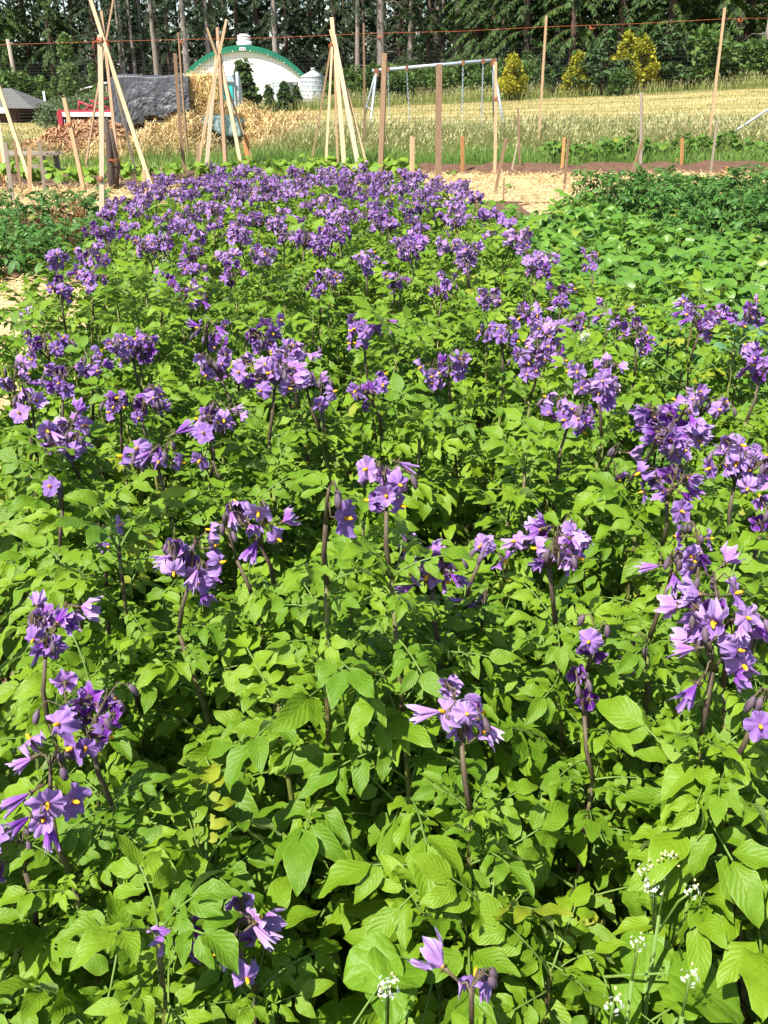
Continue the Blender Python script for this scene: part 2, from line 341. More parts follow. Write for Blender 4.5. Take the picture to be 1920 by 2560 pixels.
sheet('straw_path', -4.6, -1.15, 3.0, 8.6, 36, 50, lambda u, v: 0.07 * math.sin(u * math.pi), M['hay_pale'], 0.0, 23)
sheet('straw_path', 1.9, 6.5, 12.6, 14.4, 36, 16, lambda u, v: 0.05, M['hay_pale'], 0.0, 33)

def blades(name, pts, mtl, h0, h1, wd, bend, seed, label, cat, seedhead=0.0):
    r = random.Random(seed); v = []; f = []; uv = []
    for (x, y, z, k) in pts:
        h = r.uniform(h0, h1) * k; a = r.uniform(0, 6.283); b = r.uniform(0.1, bend) * h; q = r.uniform(0, 6.283)
        dx, dy = math.cos(a) * wd / 2, math.sin(a) * wd / 2; bx, by = math.cos(q) * b, math.sin(q) * b
        i = len(v)
        v += [(x - dx, y - dy, z), (x + dx, y + dy, z), (x + bx * .35 + dx * .8, y + by * .35 + dy * .8, z + h * .6), (x + bx * .35 - dx * .8, y + by * .35 - dy * .8, z + h * .6), (x + bx, y + by, z + h)]
        uv += [(0, 0), (0, 0), (0, .6), (0, .6), (0, 1)]
        f += [(i, i + 1, i + 2, i + 3), (i + 3, i + 2, i + 4)]
        if r.random() < seedhead:
            j = len(v); s = 0.012; hx, hy = bx * 1.25, by * 1.25
            v += [(x + bx - s, y + by, z + h * .97), (x + bx + s, y + by - s, z + h * .97), (x + hx, y + hy, z + h * 1.16)]; uv += [(0, 1.6)] * 3; f += [(j, j + 1, j + 2)]
    mb = MB(); mb.v, mb.f, mb.uv, mb.m = v, f, uv, [0] * len(f)
    return tag(mb.build(name, mtl), label, cat, kind='stuff')
def scatter(n, xa, xb, ya, yb, seed, dens=None):
    r = random.Random(seed); out = []
    while len(out) < n:
        y = r.uniform(ya, yb); lim = 0.46 * y + 1.0; x = r.uniform(max(xa, -lim), min(xb, lim))
        k = dens(x, y) if dens else 1
        if k <= 0.05 or r.random() > k: continue
        out.append((x, y, gh(x, y) - 0.02, 0.45 + 0.6 * k))
    return out
nn = lambda x, y, s, sd: 0.5 + 0.5 * noise.noise(Vector((x * s, y * s, sd)))
blades('grass', scatter(34000, -12, 13, 20.2, 27, 1, lambda x, y: smooth(20.2, 20.9, y + .5 * nn(x, y, 1, 3)) * (0.35 + 0.65 * nn(x, y, .6, 2)) * (1 - .8 * smooth(22, 27, y)) * (1 - .7 * smooth(2.6, 4.2, -x))), M['grass_green'], .16, .5, .011, .6, 1, 'short green grass along the far edge of the garden', 'grass')
blades('tall_grass', scatter(90000, -15, 18, 21.2, 37, 2, lambda x, y: (0.10 + 0.90 * nn(x, y, .45, 7) ** 1.8) * smooth(21.0, 23.5, y) * (1 - .92 * smooth(25.5, 37, y)) * (1 - .8 * smooth(1.5, 3.5, -x))), M['grass_tall'], .28, 1.0, .010, .9, 2, 'tall seeding grass going yellow behind the fence', 'grass', 0.10)
blades('stubble', scatter(42000, -22, 32, 33, 66, 3, lambda x, y: 0.15 + 0.85 * nn(x * .5, y * 1.3, .5, 4)), M['grass_dry'], .05, .16, .03, .8, 3, 'mown dry grass on the sloping field', 'grass')
blades('rough_grass', scatter(16000, -30, 34, 56, 70, 4, lambda x, y: smooth(56, 60, y + .12 * x) * nn(x, y, .3, 9)), M['grass_tall'], .4, 1.1, .03, .5, 4, 'uncut grass along the foot of the trees', 'grass', 0.3)
def strands(name, pts, mtl, l0, l1, wd, lift, seed, label, cat, parent=None):
    r = random.Random(seed); mb = MB()
    for (x, y, z) in pts:
        l = r.uniform(l0, l1) / 2; a = r.uniform(0, 6.283); e = r.uniform(-.15, lift)
        d = Vector((math.cos(a), math.sin(a), e)) * l; s = Vector((-math.sin(a), math.cos(a), r.uniform(-.5, .5))).normalized() * wd / 2
        p = Vector((x, y, z + 0.012 + abs(d.z)))
        i = len(mb.v)
        for q in (p - d - s, p - d + s, p + s * 1.1 + Vector((0, 0, l * .12)), p - s * 1.1 + Vector((0, 0, l * .12)), p + d + s, p + d - s): mb.vert(q)
        mb.face((i, i + 1, i + 2, i + 3)); mb.face((i + 3, i + 2, i + 4, i + 5))
    o = mb.build(name, mtl, parent)
    if parent is None: tag(o, label, cat, kind='stuff')
    else: o['kind'] = 'stuff'
    return o
def straw_pts(n, xa, xb, ya, yb, seed, hf):
    r = random.Random(seed)
    return [(x, y, gh(x, y) + hf(x, y)) for x, y in ((r.uniform(xa, xb), r.uniform(ya, yb)) for _ in range(n))]
strands('loose_straw', straw_pts(9000, -0.4, 8.4, 14.5, 18.4, 5, lambda x, y: .03 + .10 * math.sin((min(max(y, 14.6), 18.3) - 14.6) / 3.7 * math.pi) * .9), M['strawstrand'], .12, .3, .007, .5, 5, 'loose straw on the path behind the beans', 'straw')
strands('loose_straw', straw_pts(7000, -9.4, -1.0, 12.6, 16.2, 6, lambda x, y: .03 + .08 * math.sin((y - 12.6) / 3.6 * math.pi)), M['strawstrand'], .12, .3, .007, .5, 6, 'loose straw on the path below the bean poles', 'straw')
strands('loose_straw', straw_pts(7000, -4.5, -1.2, 3.0, 8.6, 7, lambda x, y: .02 + .055 * math.sin((x + 4.6) / 3.45 * math.pi)), M['strawstrand'], .1, .28, .005, .4, 7, 'loose straw beside the flowering bed at left', 'straw')
strands('loose_straw', straw_pts(2200, 2, 6.4, 12.6, 14.4, 8, lambda x, y: .05), M['strawstrand'], .1, .28, .007, .4, 8, 'loose straw around the dark potato plants', 'straw')

# ================================================================== PLANTS OF THE GARDEN
def frame(d, up):
    d = d.normalized(); s = d.cross(up)
    if s.length < 1e-4: s = d.cross(Vector((1, 0, 0)))
    s.normalize(); return d, s, s.cross(d).normalized()
def leaflet(mb, o, d, up, L, W, curl, fold, wave, r, nu=4, nv=7, m=0, pa=0.55, pb=1.0, twist=0.0, even=True):
    """one leaf blade from o along d, facing up; W is its half width"""
    d, s, n = frame(Vector(d), Vector(up)); o = Vector(o)
    pk = (pa / (pa + pb)) ** pa * (pb / (pa + pb)) ** pb
    c = o.copy(); rows = []; ph = r.uniform(0, 6); fq = r.uniform(9, 15)
    for i in range(nv + 1):
        t = i / nv if even else (1 - math.cos(math.pi * i / nv)) / 2; t0_ = t if i == 0 else t0_; wd = W * max(0.03, (t ** pa) * ((1 - t) ** pb) / pk)
        ang = curl * t; dd = d * math.cos(ang) - n * math.sin(ang); nn_ = n * math.cos(ang) + d * math.sin(ang)
        if i: c = c + dd * (L * (t - t0_))
        t0_ = t
        tw = twist * t; ss = s * math.cos(tw) + nn_ * math.sin(tw)
        row = []
        for j in range(-(nu // 2), nu // 2 + 1):
            q = j / (nu // 2)
            z = fold * abs(q) * wd + wave * W * q * q * math.sin(t * fq + ph + (1.3 if q > 0 else 0))
            row.append(mb.vert(c + ss * (q * wd) + nn_ * z, ((q + 1) / 2, t)))
        rows.append(row)
    for i in range(nv):
        for j in range(len(rows[0]) - 1): mb.face((rows[i][j], rows[i][j + 1], rows[i + 1][j + 1], rows[i + 1][j]), m)
def potato_leaf(seed, mats, young=False, coarse=False):
    r = random.Random(seed); mb = MB(); nu, nv = (2, 4) if coarse else (4, 7)
    Lr = r.uniform(.13, .17) * (0.75 if young else 1); el0 = R(r.uniform(20, 32)) if not young else R(20); drop = R(r.uniform(40, 75)) if not young else R(45)
    pts = []; p = Vector((0, 0, 0)); N = 8
    for i in range(N + 1):
        pts.append(p.copy()); e = el0 - drop * (i / N); p = p + Vector((r.uniform(-.03, .03), math.cos(e), math.sin(e))) * (Lr / N)
    mb.tube(pts, [.0024] * 3 + [.0016] * (N - 2), 4 if not coarse else 3, 1, False)
    def P(t):
        k = min(N - 1, int(t * N)); return pts[k].lerp(pts[k + 1], t * N - k), (pts[k + 1] - pts[k]).normalized()
    sc_l = r.uniform(.9, 1.12) * (0.8 if young else 1)
    for t, k in ((.36, .7), (.64, .92), (.9, 1.0)):
        q, d = P(t)
        for sgn in (-1, 1):
            side = Vector((sgn, 0, 0)); a = R(r.uniform(48, 72)) if t < .85 else R(r.uniform(38, 55))
            dv = d * math.cos(a) + side * math.sin(a) + Vector((0, 0, r.uniform(-.45, .25)))
            up = Vector((r.uniform(-.5, .5) - sgn * .12, r.uniform(-.45, .45), 1))
            l = .066 * k * sc_l * r.uniform(.88, 1.14)
            o = q + dv.normalized() * .006
            leaflet(mb, o, dv, up, l, l * r.uniform(.215, .275), R(r.uniform(5, 65)), r.uniform(-.05, .5), r.uniform(.14, .32), r, nu, nv, 0, twist=r.uniform(-.4, .4))
    q, d = P(.999)
    l = .084 * sc_l * r.uniform(.9, 1.12)
    leaflet(mb, q, d + Vector((r.uniform(-.2, .2), 0, r.uniform(0, .2))), Vector((r.uniform(-.3, .3), .1, 1)), l, l * r.uniform(.225, .28), R(r.uniform(15, 65)), r.uniform(0, .4), r.uniform(.12, .28), r, nu, nv, 0, twist=r.uniform(-.3, .3))
    for t in (.24, .5, .77):
        q, d = P(t)
        for sgn in (-1, 1):
            if r.random() < .25: continue
            l = r.uniform(.013, .024); dv = d * .4 + Vector((sgn, 0, r.uniform(-.2, .3)))
            leaflet(mb, q, dv, Vector((0, 0, 1)), l, l * .42, R(20), .1, .05, r, 2, 3, 0, .5, .5)
    return mb.mesh('potato leaf', mats)
LEAF = [potato_leaf(100 + i, [M['leaf'], M['greenstem']]) for i in range(14)]
YOUNG = [potato_leaf(200 + i, [M['leaf'], M['greenstem']], True) for i in range(6)]
LEAF_C = [potato_leaf(300 + i, [M['leaf'], M['greenstem']], False, True) for i in range(7)]
LEAF_D = [potato_leaf(400 + i, [M['leaf_dark'], M['greenstem']], False, True) for i in range(7)]

def flower_mesh(seed, kind, coarse=False):
    """kind: open, back (bent back), cup (half closed), wilt (closed and crumpled); faces +Z"""
    r = random.Random(seed); mb = MB(); Rr = .0190 * r.uniform(.92, 1.1); na = 50 if not coarse else 20; nr = 5 if not coarse else 2
    ph = [r.uniform(0, 6) for _ in range(4)]
    rings = []
    for i in range(nr + 1):
        q = i / nr; ring = []
        for j in range(na):
            th = 2 * math.pi * j / na; fr = (5 * th / (2 * math.pi)) % 1.0; tipf = abs(2 * fr - 1)   # 0 at the tip, 1 at the notch
            star = 1 - .24 * q * (tipf ** .8) + .04 * q * math.sin(9 * th + ph[3])
            rr = Rr * (.1 + .9 * q) * star
            ruf = (math.sin(3 * th + ph[0]) * .6 + math.sin(7 * th + ph[1]) * .6 + math.sin(11 * th + ph[2]) * .5) * q * q
            nzv = noise.noise(Vector((math.cos(th) * 2.6 * (.4 + q), math.sin(th) * 2.6 * (.4 + q), seed * 1.7)))
            ruf += 1.5 * nzv * q * q + .8 * noise.noise(Vector((math.cos(th) * 6, math.sin(th) * 6, seed + q * 2))) * q * q
            rr *= 1 + .10 * noise.noise(Vector((math.cos(th) * 4, math.sin(th) * 4, seed * 3.1))) * q
            pleat = (tipf - .5) * q
            if kind == 'open': z = Rr * (.12 * q + .15 * ruf - .34 * pleat - .14 * q * q * (1 - tipf))
            elif kind == 'back': z = Rr * (.05 * q - .55 * q * q + .27 * ruf - .38 * pleat); rr *= .93
            elif kind == 'cup': z = Rr * (.75 * q + .24 * ruf - .36 * pleat); rr *= .80
            else: z = Rr * (1.25 * q + .22 * ruf); rr *= .42 + .12 * math.sin(5 * th + ph[3]) + .1 * ruf
            ring.append(mb.vert((rr * math.cos(th), rr * math.sin(th), z), (fr, q)))
        rings.append(ring)
    for i in range(nr):
        for j in range(na): mb.face((rings[i][j], rings[i][(j + 1) % na], rings[i + 1][(j + 1) % na], rings[i + 1][j]), 0)
    if kind != 'wilt':
        mb.tube([(0, 0, -.002), (0, 0, .003), (0, 0, .006), (.0005, 0, .0082)], [.0015, .0023, .0019, .0009], 7, 1)
    # calyx and the end of the pedicel behind the corolla
    for k in range(5):
        a = 2 * math.pi * (k + .5) / 5; ca, sa = math.cos(a), math.sin(a); w = .0022
        mb.poly([(-sa * w, ca * w, -.003), (sa * w, -ca * w, -.003), (ca * .0095, sa * .0095, -.0015)], 2)
    mb.tube([(0, 0, -.016), (0, 0, -.006), (0, 0, -.001)], [.0011, .0014, .0036], 5, 2)
    return mb.mesh('flower ' + kind, [M['petal'], M['anther'], M['peduncle']])
FL = {k: [flower_mesh(500 + 10 * i + n, k) for n in range(4)] for i, k in enumerate(('open', 'back', 'cup', 'wilt'))}
FLC = {k: [flower_mesh(600 + 10 * i + n, k, True) for n in range(2)] for i, k in enumerate(('open', 'back', 'cup', 'wilt'))}

def cluster_layout(seed, n):
    """stalks of a flower head from its foot at the origin, and where its flowers sit (point, facing)"""
    r = random.Random(seed); mb = MB(); spots = []
    H = .075; top = Vector((r.uniform(-.012, .012), r.uniform(-.012, .012), H))
    mb.tube([(0, 0, 0), top * .5 + Vector((.004, 0, 0)), top], [.0032, .0028, .0024], 5, 0)
    nf = 1 if n <= 3 else 2 if n <= 8 else 3; per = [n // nf + (1 if i < n % nf else 0) for i in range(nf)]; a0 = r.uniform(0, 6.28)
    spread = .012 + .00115 * n
    for k in range(nf):
        a = a0 + 2 * math.pi * k / nf + r.uniform(-.4, .4); dr = Vector((math.cos(a), math.sin(a), 0))
        end = top + dr * spread * (.9 if nf > 1 else .3) + Vector((0, 0, r.uniform(.028, .05)))
        mb.tube([top, top.lerp(end, .5) + Vector((0, 0, .008)), end], [.002, .0018, .0015], 4, 0)
        for i in range(per[k]):
            s = (i + .5) / per[k]; b = top.lerp(end, .25 + .75 * s); b2 = a + r.uniform(-2.3, 2.3)
            o = Vector((math.cos(b2), math.sin(b2), 0)); el = r.uniform(-.3, .9)
            fdir = (o + Vector((0, 0, el - .15))).normalized()
            pos = b + o * r.uniform(.012, .026) + Vector((0, 0, r.uniform(-.012, .026)))
            q = pos - fdir * .016
            mb.tube([b, b.lerp(q, .5) + Vector((0, 0, .009)), q], [.0012, .0011, .0011], 3, 0, False)
            spots.append((pos, fdir))
        for i in range(r.choice((1, 2, 3))):                     # nodding buds at the tip of each branch
            o = dr * r.uniform(-.01, .016) + Vector((r.uniform(-.018, .018), r.uniform(-.018, .018), r.uniform(-.004, .012)))
            e2 = end + o
            mb.tube([end, end.lerp(e2, .6) + Vector((0, 0, .01)), e2], .0009, 3, 0, False)
            mb.tube([e2, e2 + Vector((o.x * .1, o.y * .1, -.006)), e2 + Vector((o.x * .2, o.y * .2, -.013)), e2 + Vector((o.x * .2, o.y * .2, -.016))], [.0016, .0036, .003, .0005], 5, 1)
    return mb.mesh('flower head stalks', [M['peduncle'], M['bud']]), spots
LAY = {n: [cluster_layout(700 + n * 7 + i, n if n < 4 else int(n * 1.75)) for i in range(4)] for n in (1, 2, 3, 4, 5, 6, 7, 8, 9, 10, 11, 12, 14, 16)}
def look(zdir, spin):
    q = Vector(zdir).to_track_quat('Z', 'Y').to_matrix().to_4x4(); return q @ Matrix.Rotation(spin, 4, 'Z')
CAMP = Vector((0, 0, CAMZ))
NFLOWER = [0]
def flower_head(parent, wloc, foot, n, tone, r, coarse):
    """a flower head whose middle is near wloc + (0,0,.1)"""
    me, spots = r.choice(LAY[n if n in LAY else min(LAY, key=lambda k: abs(k - n))])
    sc = r.uniform(.96, 1.12)
    rz = r.uniform(0, 6.28)
    Mx = Matrix.Translation(foot) @ Matrix.Rotation(r.uniform(-.25, .25), 4, 'X') @ Matrix.Rotation(r.uniform(-.25, .25), 4, 'Y') @ Matrix.Rotation(rz, 4, 'Z') @ Matrix.Scale(sc, 4)
    h = link('flower_head', me, parent, None, Mx)
    F = FLC if coarse else FL
    zs = sorted(p.z for p, _ in spots)
    for p, d in spots:
        hi = (p.z - zs[0]) / max(.001, zs[-1] - zs[0])
        x = r.random()
        tn = tone + .08 + .36 * (hi - .45) + r.uniform(-.32, .32)
        kind = 'open' if x < .36 else 'back' if x < .70 else 'cup' if x < .88 else 'wilt'
        if tn > .7 and kind == 'open' and r.random() < .4: kind = r.choice(('back', 'cup', 'wilt'))
        if tn < .25 and kind in ('wilt', 'cup'): kind = 'open'
        if kind == 'wilt': d = (d + Vector((0, 0, -.5))).normalized()
        o = link('flower', r.choice(F[kind]), h, None, Matrix.Translation(p) @ look(d, r.uniform(0, 6.28)) @ Matrix.Scale(r.uniform(.74, .96), 4))
        o.color = (min(1, max(0, tn + r.uniform(-.12, .12))), 0, 0, 1); NFLOWER[0] += 1
    return h

# flower heads of the near half of the bed: place in the photograph (px of a 1659 wide view), depth below the eye, flowers, tone (0 deep violet .. 1 faded)
HEADS = [(215, 1570, .58, 9, .42), (120, 1715, .62, 6, .5), (45, 1850, .70, 2, .5), (540, 1985, .70, 8, .55), (1025, 1580, .56, 6, .72), (1040, 2165, .58, 3, .55),
 (75, 1400, .56, 7, .5), (370, 1215, .52, 10, .68), (585, 1115, .47, 6, .7), (545, 1170, .5, 3, .45), (845, 1060, .37, 5, .55), (700, 1075, .38, 1, .15), (1215, 1180, .46, 12, .6), (955, 1235, .5, 7, .5),
 (1010, 1165, .49, 4, .6), (1300, 1525, .6, 2, .12), (1290, 1430, .58, 2, .35), (1425, 1215, .48, 5, .42), (1595, 1310, .46, 10, .62), (1545, 1420, .5, 8, .62), (1605, 1490, .52, 2, .1), (355, 990, .5, 5, .4),
 (165, 945, .5, 12, .66), (315, 870, .5, 10, .4), (575, 830, .46, 16, .6), (640, 780, .47, 10, .62), (500, 800, .48, 6, .45), (690, 820, .48, 4, .55), (825, 825, .48, 5, .3), (580, 725, .48, 7, .25), (300, 755, .48, 14, .35), (425, 735, .48, 5, .35),
 (115, 760, .48, 6, .2), (120, 825, .49, 5, .25), (50, 815, .5, 4, .65), (185, 805, .5, 4, .6), (130, 625, .46, 5, .1), (490, 605, .5, 5, .3), (410, 645, .5, 7, .5), (340, 620, .51, 7, .35), (795, 735, .49, 9, .35),
 (980, 780, .48, 9, .45), (1150, 760, .48, 16, .5), (1095, 730, .47, 5, .3), (1180, 720, .5, 8, .6), (1310, 830, .48, 14, .62), (1215, 900, .48, 10, .55), (1365, 920, .47, 12, .35), (1510, 940, .48, 14, .7), (1600, 1020, .47, 12, .72), (1450, 1040, .48, 6, .45),
 (1500, 700, .50, 14, .5), (1615, 695, .5, 8, .3), (1630, 800, .48, 11, .45), (1500, 870, .49, 6, .6), (1310, 680, .51, 9, .5), (1380, 725, .51, 9, .45), (1210, 640, .53, 5, .25), (1145, 590, .54, 5, .2), (445, 910, .5, 6, .75),
 (1050, 650, .53, 8, .45), (1150, 680, .52, 8, .55), (240, 505, .47, 6, .12), (460, 490, .55, 5, .35), (560, 550, .53, 12, .4), (215, 565, .52, 3, .3), (60, 690, .52, 5, .55), (840, 620, .53, 7, .4), (690, 625, .53, 4, .2),
 (950, 640, .53, 5, .5), (1240, 720, .52, 4, .55), (45, 900, .52, 2, .8), (110, 1075, .54, 1, .1), (1640, 1120, .5, 2, .2), (1540, 1165, .52, 4, .75), (1030, 1355, .6, 2, .55), (470, 970, .52, 2, .2), (700, 865, .52, 3, .5), (1415, 1390, .58, 1, .6),
 (700, 480, .58, 5, .4), (210, 1150, .56, 2, .7), (250, 880, .52, 2, .5), (1270, 975, .53, 2, .4), (60, 870, .5, 1, .8)]
def hdrop(y): return .475 + .030 * max(0, y - 2.2)
def cdrop(y): return (.80 - .20 * smooth(.45, 1.15, y) - .035 * smooth(1.0, 1.6, y)) + .10 * smooth(2.0, 4.2, y) + .028 * max(0, y - 3)
def xl(y): return -.95 - .16 * min(4.2, max(0, y - 2.1)) + .12 * max(0, y - 6.3)
def xr(y): return 1.15 - .5 * smooth(2.0, 2.8, y) - .05 * max(0, y - 2.8) - .12 * max(0, y - 6.3)
heads = []
for px, py, dr, n, tone in HEADS:
    if py > 1050 and n > 2: n = max(2, round(n * .8))
    p = at_z(px * 1920 / 1659, py * 2560 / 2212, CAMZ - dr); heads.append((p, n, tone))
r = random.Random(21)
tries = 0
while tries < 5000:
    tries += 1
    y = r.uniform(2.7, 8.15); x = r.uniform(xl(y) + .05, xr(y) - .02)
    if any((h[0].x - x) ** 2 + (h[0].y - y) ** 2 < (.162 if y > 3.6 else .175) ** 2 for h in heads): continue
    z = CAMZ - hdrop(y) + r.gauss(0, .035)
    heads.append((Vector((x, y, z)), r.choice((5, 6, 7, 8, 9, 10, 12, 14)), r.uniform(.2, .85)))
# plants in the bed
plants = []
r = random.Random(5); y = .36; row = 0
while y < 8.3:
    x = xl(y) + (.05 if row % 2 else .22)
    while x < xr(y) + .05:
        px, py = x + r.uniform(-.06, .06), y + r.uniform(-.06, .06)
        if abs(px) < .47 * py + .55: plants.append([Vector((px, py, 0)), []])
        x += .36
    y += .33; row += 1
for p, n, tone in heads:
    k = min(range(len(plants)), key=lambda i: (plants[i][0].x - p.x) ** 2 + (plants[i][0].y - p.y) ** 2 + .02 * len(plants[i][1]))
    plants[k][1].append((p, n, tone))
def stem_curve(b, tip, r, bow=.5):
    mid = Vector((b.x + (tip.x - b.x) * bow + r.uniform(-.02, .02), b.y + (tip.y - b.y) * bow + r.uniform(-.02, .02), b.z + (tip.z - b.z) * .5))
    return lambda t: b * ((1 - t) ** 2) + mid * (2 * t * (1 - t)) + tip * (t * t)
def put_leaf(parent, meshes, p, az, el, s, r):
    return link('leaf', r.choice(meshes), parent, None, Matrix.Translation(p) @ Matrix.Rotation(az, 4, 'Z') @ Matrix.Rotation(el, 4, 'X') @ Matrix.Rotation(r.gauss(0, .38), 4, 'Y') @ Matrix.Scale(s, 4))
def potato_plant(base, hd, r, name='potato_plant', canopy=None, meshes=None, young=None, nst=None, step=.05, coarse=False, zmin=.22, spread=.13, ls=1.0):
    root = empty(name, base); nl = 0
    tips = []
    for p, n, tone in hd:
        tips.append((p - base - Vector((0, 0, .10)), (p, n, tone)))
    cz = canopy if canopy else CAMZ - cdrop(base.y)
    k = (nst or (5 if base.y < 3 else 4)) - min(len(tips), 2)
    for i in range(max(1, k)):
        a = r.uniform(0, 6.28); d = r.uniform(.03, spread)
        tips.append((Vector((math.cos(a) * d, math.sin(a) * d, cz + r.choice((r.uniform(-.14, .03), r.uniform(-.05, .09))))), None))
    meshes = meshes or (LEAF_C if coarse else LEAF); young = young or (LEAF_C if coarse else YOUNG)
    for tip, hh in tips:
        b = Vector((r.uniform(-.05, .05), r.uniform(-.05, .05), 0)); b += Vector((tip.x, tip.y, 0)) * .35
        fn = stem_curve(b, tip, r); Hh = tip.z
        pts = [fn(t / 7) for t in range(8)]; r0 = r.uniform(.0048, .0068)
        mb = MB(); mb.tube(pts, [r0 * (1 - .55 * t / 7) for t in range(8)], 6 if not coarse else 4, 0)
        mb.build('stem', M['stem'], root)
        if hh: flower_head(root, hh[0], tip, hh[1], hh[2], r, coarse)
        az = r.uniform(0, 6.28); z = zmin + r.uniform(0, .05); top = Hh + (.02 if hh else .0)
        while z < top:
            t = min(1, z / Hh); p = fn(t); u = (z - zmin) / max(.1, top - zmin)
            s = ls * r.uniform(.52, .95) * (1.0 if u < .8 else .8)
            el = R(r.uniform(-38, 18)) if u < .65 else R(r.uniform(-15, 38)) if u < .9 else R(r.uniform(15, 45))
            if hh and z > cz - .06: s *= r.uniform(.72, 1.0); el = R(r.uniform(-5, 50))
            put_leaf(root, meshes if u < .88 else young, p, az, el, s, r); nl += 1
            az += 2.4 + r.uniform(-.3, .3)
            z += step * (1.25 if u < .35 else .85 if u < .85 else .6) * (.6 if hh and z > cz - .06 else 1)
        if not hh:
            for q in range(3):
                put_leaf(root, young, tip - Vector((0, 0, .01)), az + q * 2.1, R(r.uniform(35, 62)), r.uniform(.6, .85), r); nl += 1
    return root, nl
NL = 0; r = random.Random(11); PLANT = []
for base, hd in plants:
    root, n = potato_plant(base, hd, r, coarse=base.y > 3.6, step=.028 if base.y < 2.2 else .034 if base.y < 3 else .047, zmin=.2 if base.y < 3 else .4)
    NL += n; PLANT.append((root, hd))
print('plants', len(plants), 'leaves', NL, 'heads', len(heads), 'flowers', NFLOWER[0])
for i, (root, hd) in enumerate(PLANT):
    p = max((h[0] for h in hd), key=lambda q: q.z) if hd else root.location + Vector((0, 0, CAMZ - cdrop(root.location.y)))
    q = p - CAMP; dep = q.y * CP - q.z * SP; X = (960 + F * q.x / dep) / 1920; Yp = (1280 - F * (q.y * SP + q.z * CP) / dep) / 2560
    hz_ = ('at the left edge', 'on the left side', 'left of centre', 'in the centre', 'right of centre', 'on the right side', 'at the right edge')[min(6, max(0, int((X + .03) * 6.6)))]
    vt = next(w_ for lim, w_ in ((.2, 'in the back rows'), (.235, 'in the far third'), (.27, 'beyond mid bed'), (.31, 'beside the near beans'), (.37, 'in mid bed'), (.45, 'above mid picture'), (.56, 'at mid picture'), (.68, 'below mid picture'), (.82, 'in the lower third'), (9, 'at the bottom')) if Yp < lim)
    if hd:
        n = sum(h[1] for h in hd); tn = sum(h[1] * h[2] for h in hd) / n
        col_ = 'deep violet' if tn < .22 else 'violet' if tn < .36 else 'purple' if tn < .5 else 'lavender' if tn < .63 else 'faded lilac'
        num = ('one', 'two', 'three', 'four', 'five', 'six')[min(5, len(hd) - 1)]
        size = 'small' if n / len(hd) < 5 else 'full' if n / len(hd) < 9 else 'large'
        lb = 'potato plant with %s %s %s head%s %s %s' % (num, size, col_, '' if len(hd) == 1 else 's', hz_, vt)
    else: lb = 'leafy potato plant without flowers %s %s' % (hz_, vt)
    tag(root, lb, 'potato plant', 'potato plants in the flowering bed')

# bush beans
def bean_leaf(seed, mats, k=1.0):
    r = random.Random(seed); mb = MB()
    pe = [Vector((0, 0, 0)), Vector((0, .03, .05)), Vector((r.uniform(-.02, .02), .075, .085)), Vector((r.uniform(-.02, .02), .11, .095))]
    mb.tube(pe, [.0025, .002, .0018, .0015], 4, 1, False)
    e = pe[-1]
    for a, off, l in ((0, .02, .105), (1.45, 0, .092), (-1.45, 0, .092)):
        d = Vector((math.sin(a), math.cos(a), r.uniform(-.35, .1)))
        leaflet(mb, e + Vector((0, off, 0)), d, Vector((r.uniform(-.3, .3), r.uniform(-.3, .2), 1)), l * r.uniform(.85, 1.1) * k, l * .42 * k, R(r.uniform(15, 65)), r.uniform(-.1, .28), r.uniform(.03, .12), r, 4, 5, 0, .38, .72, r.uniform(-.3, .3))
    return mb.mesh('bean leaf', mats)
BEAN = [bean_leaf(800 + i, [M['bean'], M['greenstem']]) for i in range(9)]
def leafy_plant(name, base, H, W, n, meshes, r, s0, s1, stem='greenstem', lowz=.35, tall=0.0):
    root = empty(name, base); mb = MB()
    for k in range(3):
        a = r.uniform(0, 6.28); mb.tube([(0, 0, 0), (math.cos(a) * W * .2, math.sin(a) * W * .2, H * .45), (math.cos(a) * W * .45, math.sin(a) * W * .45, H * .8)], [.006, .005, .003], 4, 0)
    mb.build('stem', M[stem], root)
    for i in range(n):
        a = r.uniform(0, 6.28); q = math.sqrt(r.random()) * W; z = H * (lowz + (1 - lowz) * r.random() ** .7) * (1 - .25 * (q / W) ** 2)
        p = Vector((math.cos(a) * q * .75, math.sin(a) * q * .75, z - .07))
        put_leaf(root, meshes, p, a - math.pi / 2 + r.uniform(-1.2, 1.2), R(r.uniform(-25, 25)), r.uniform(s0, s1), r)
    return root
r = random.Random(31); nb = 0; yb = 3.6
while yb < 12.4:
    x = max(xr(min(yb, 8.3)) + .18, -.2)
    far_gap = (1.9 - .02 * (yb - 12) if yb > 11.6 else 99)
    while x < .45 * yb + .5:
        bx, by = x + r.uniform(-.1, .1), yb + r.uniform(-.1, .1)
        dark = by > 9.2 + .0 * bx and bx > 2.55 + .10 * (12.6 - by)
        path = by > 11.0 and 1.0 < bx < 2.4 - .3 * (12.4 - by)
        if not dark and not path:
            o = leafy_plant('bean_plant', Vector((bx, by, 0)), r.uniform(.30, .42), .27, 34 if by < 9 else 26, BEAN, r, .82, 1.15)
            tag(o, 'bush bean plant in the low green bed right of the purple flowers', 'bean plant', 'bush beans in the low green bed'); nb += 1
        x += .40
    yb += .37
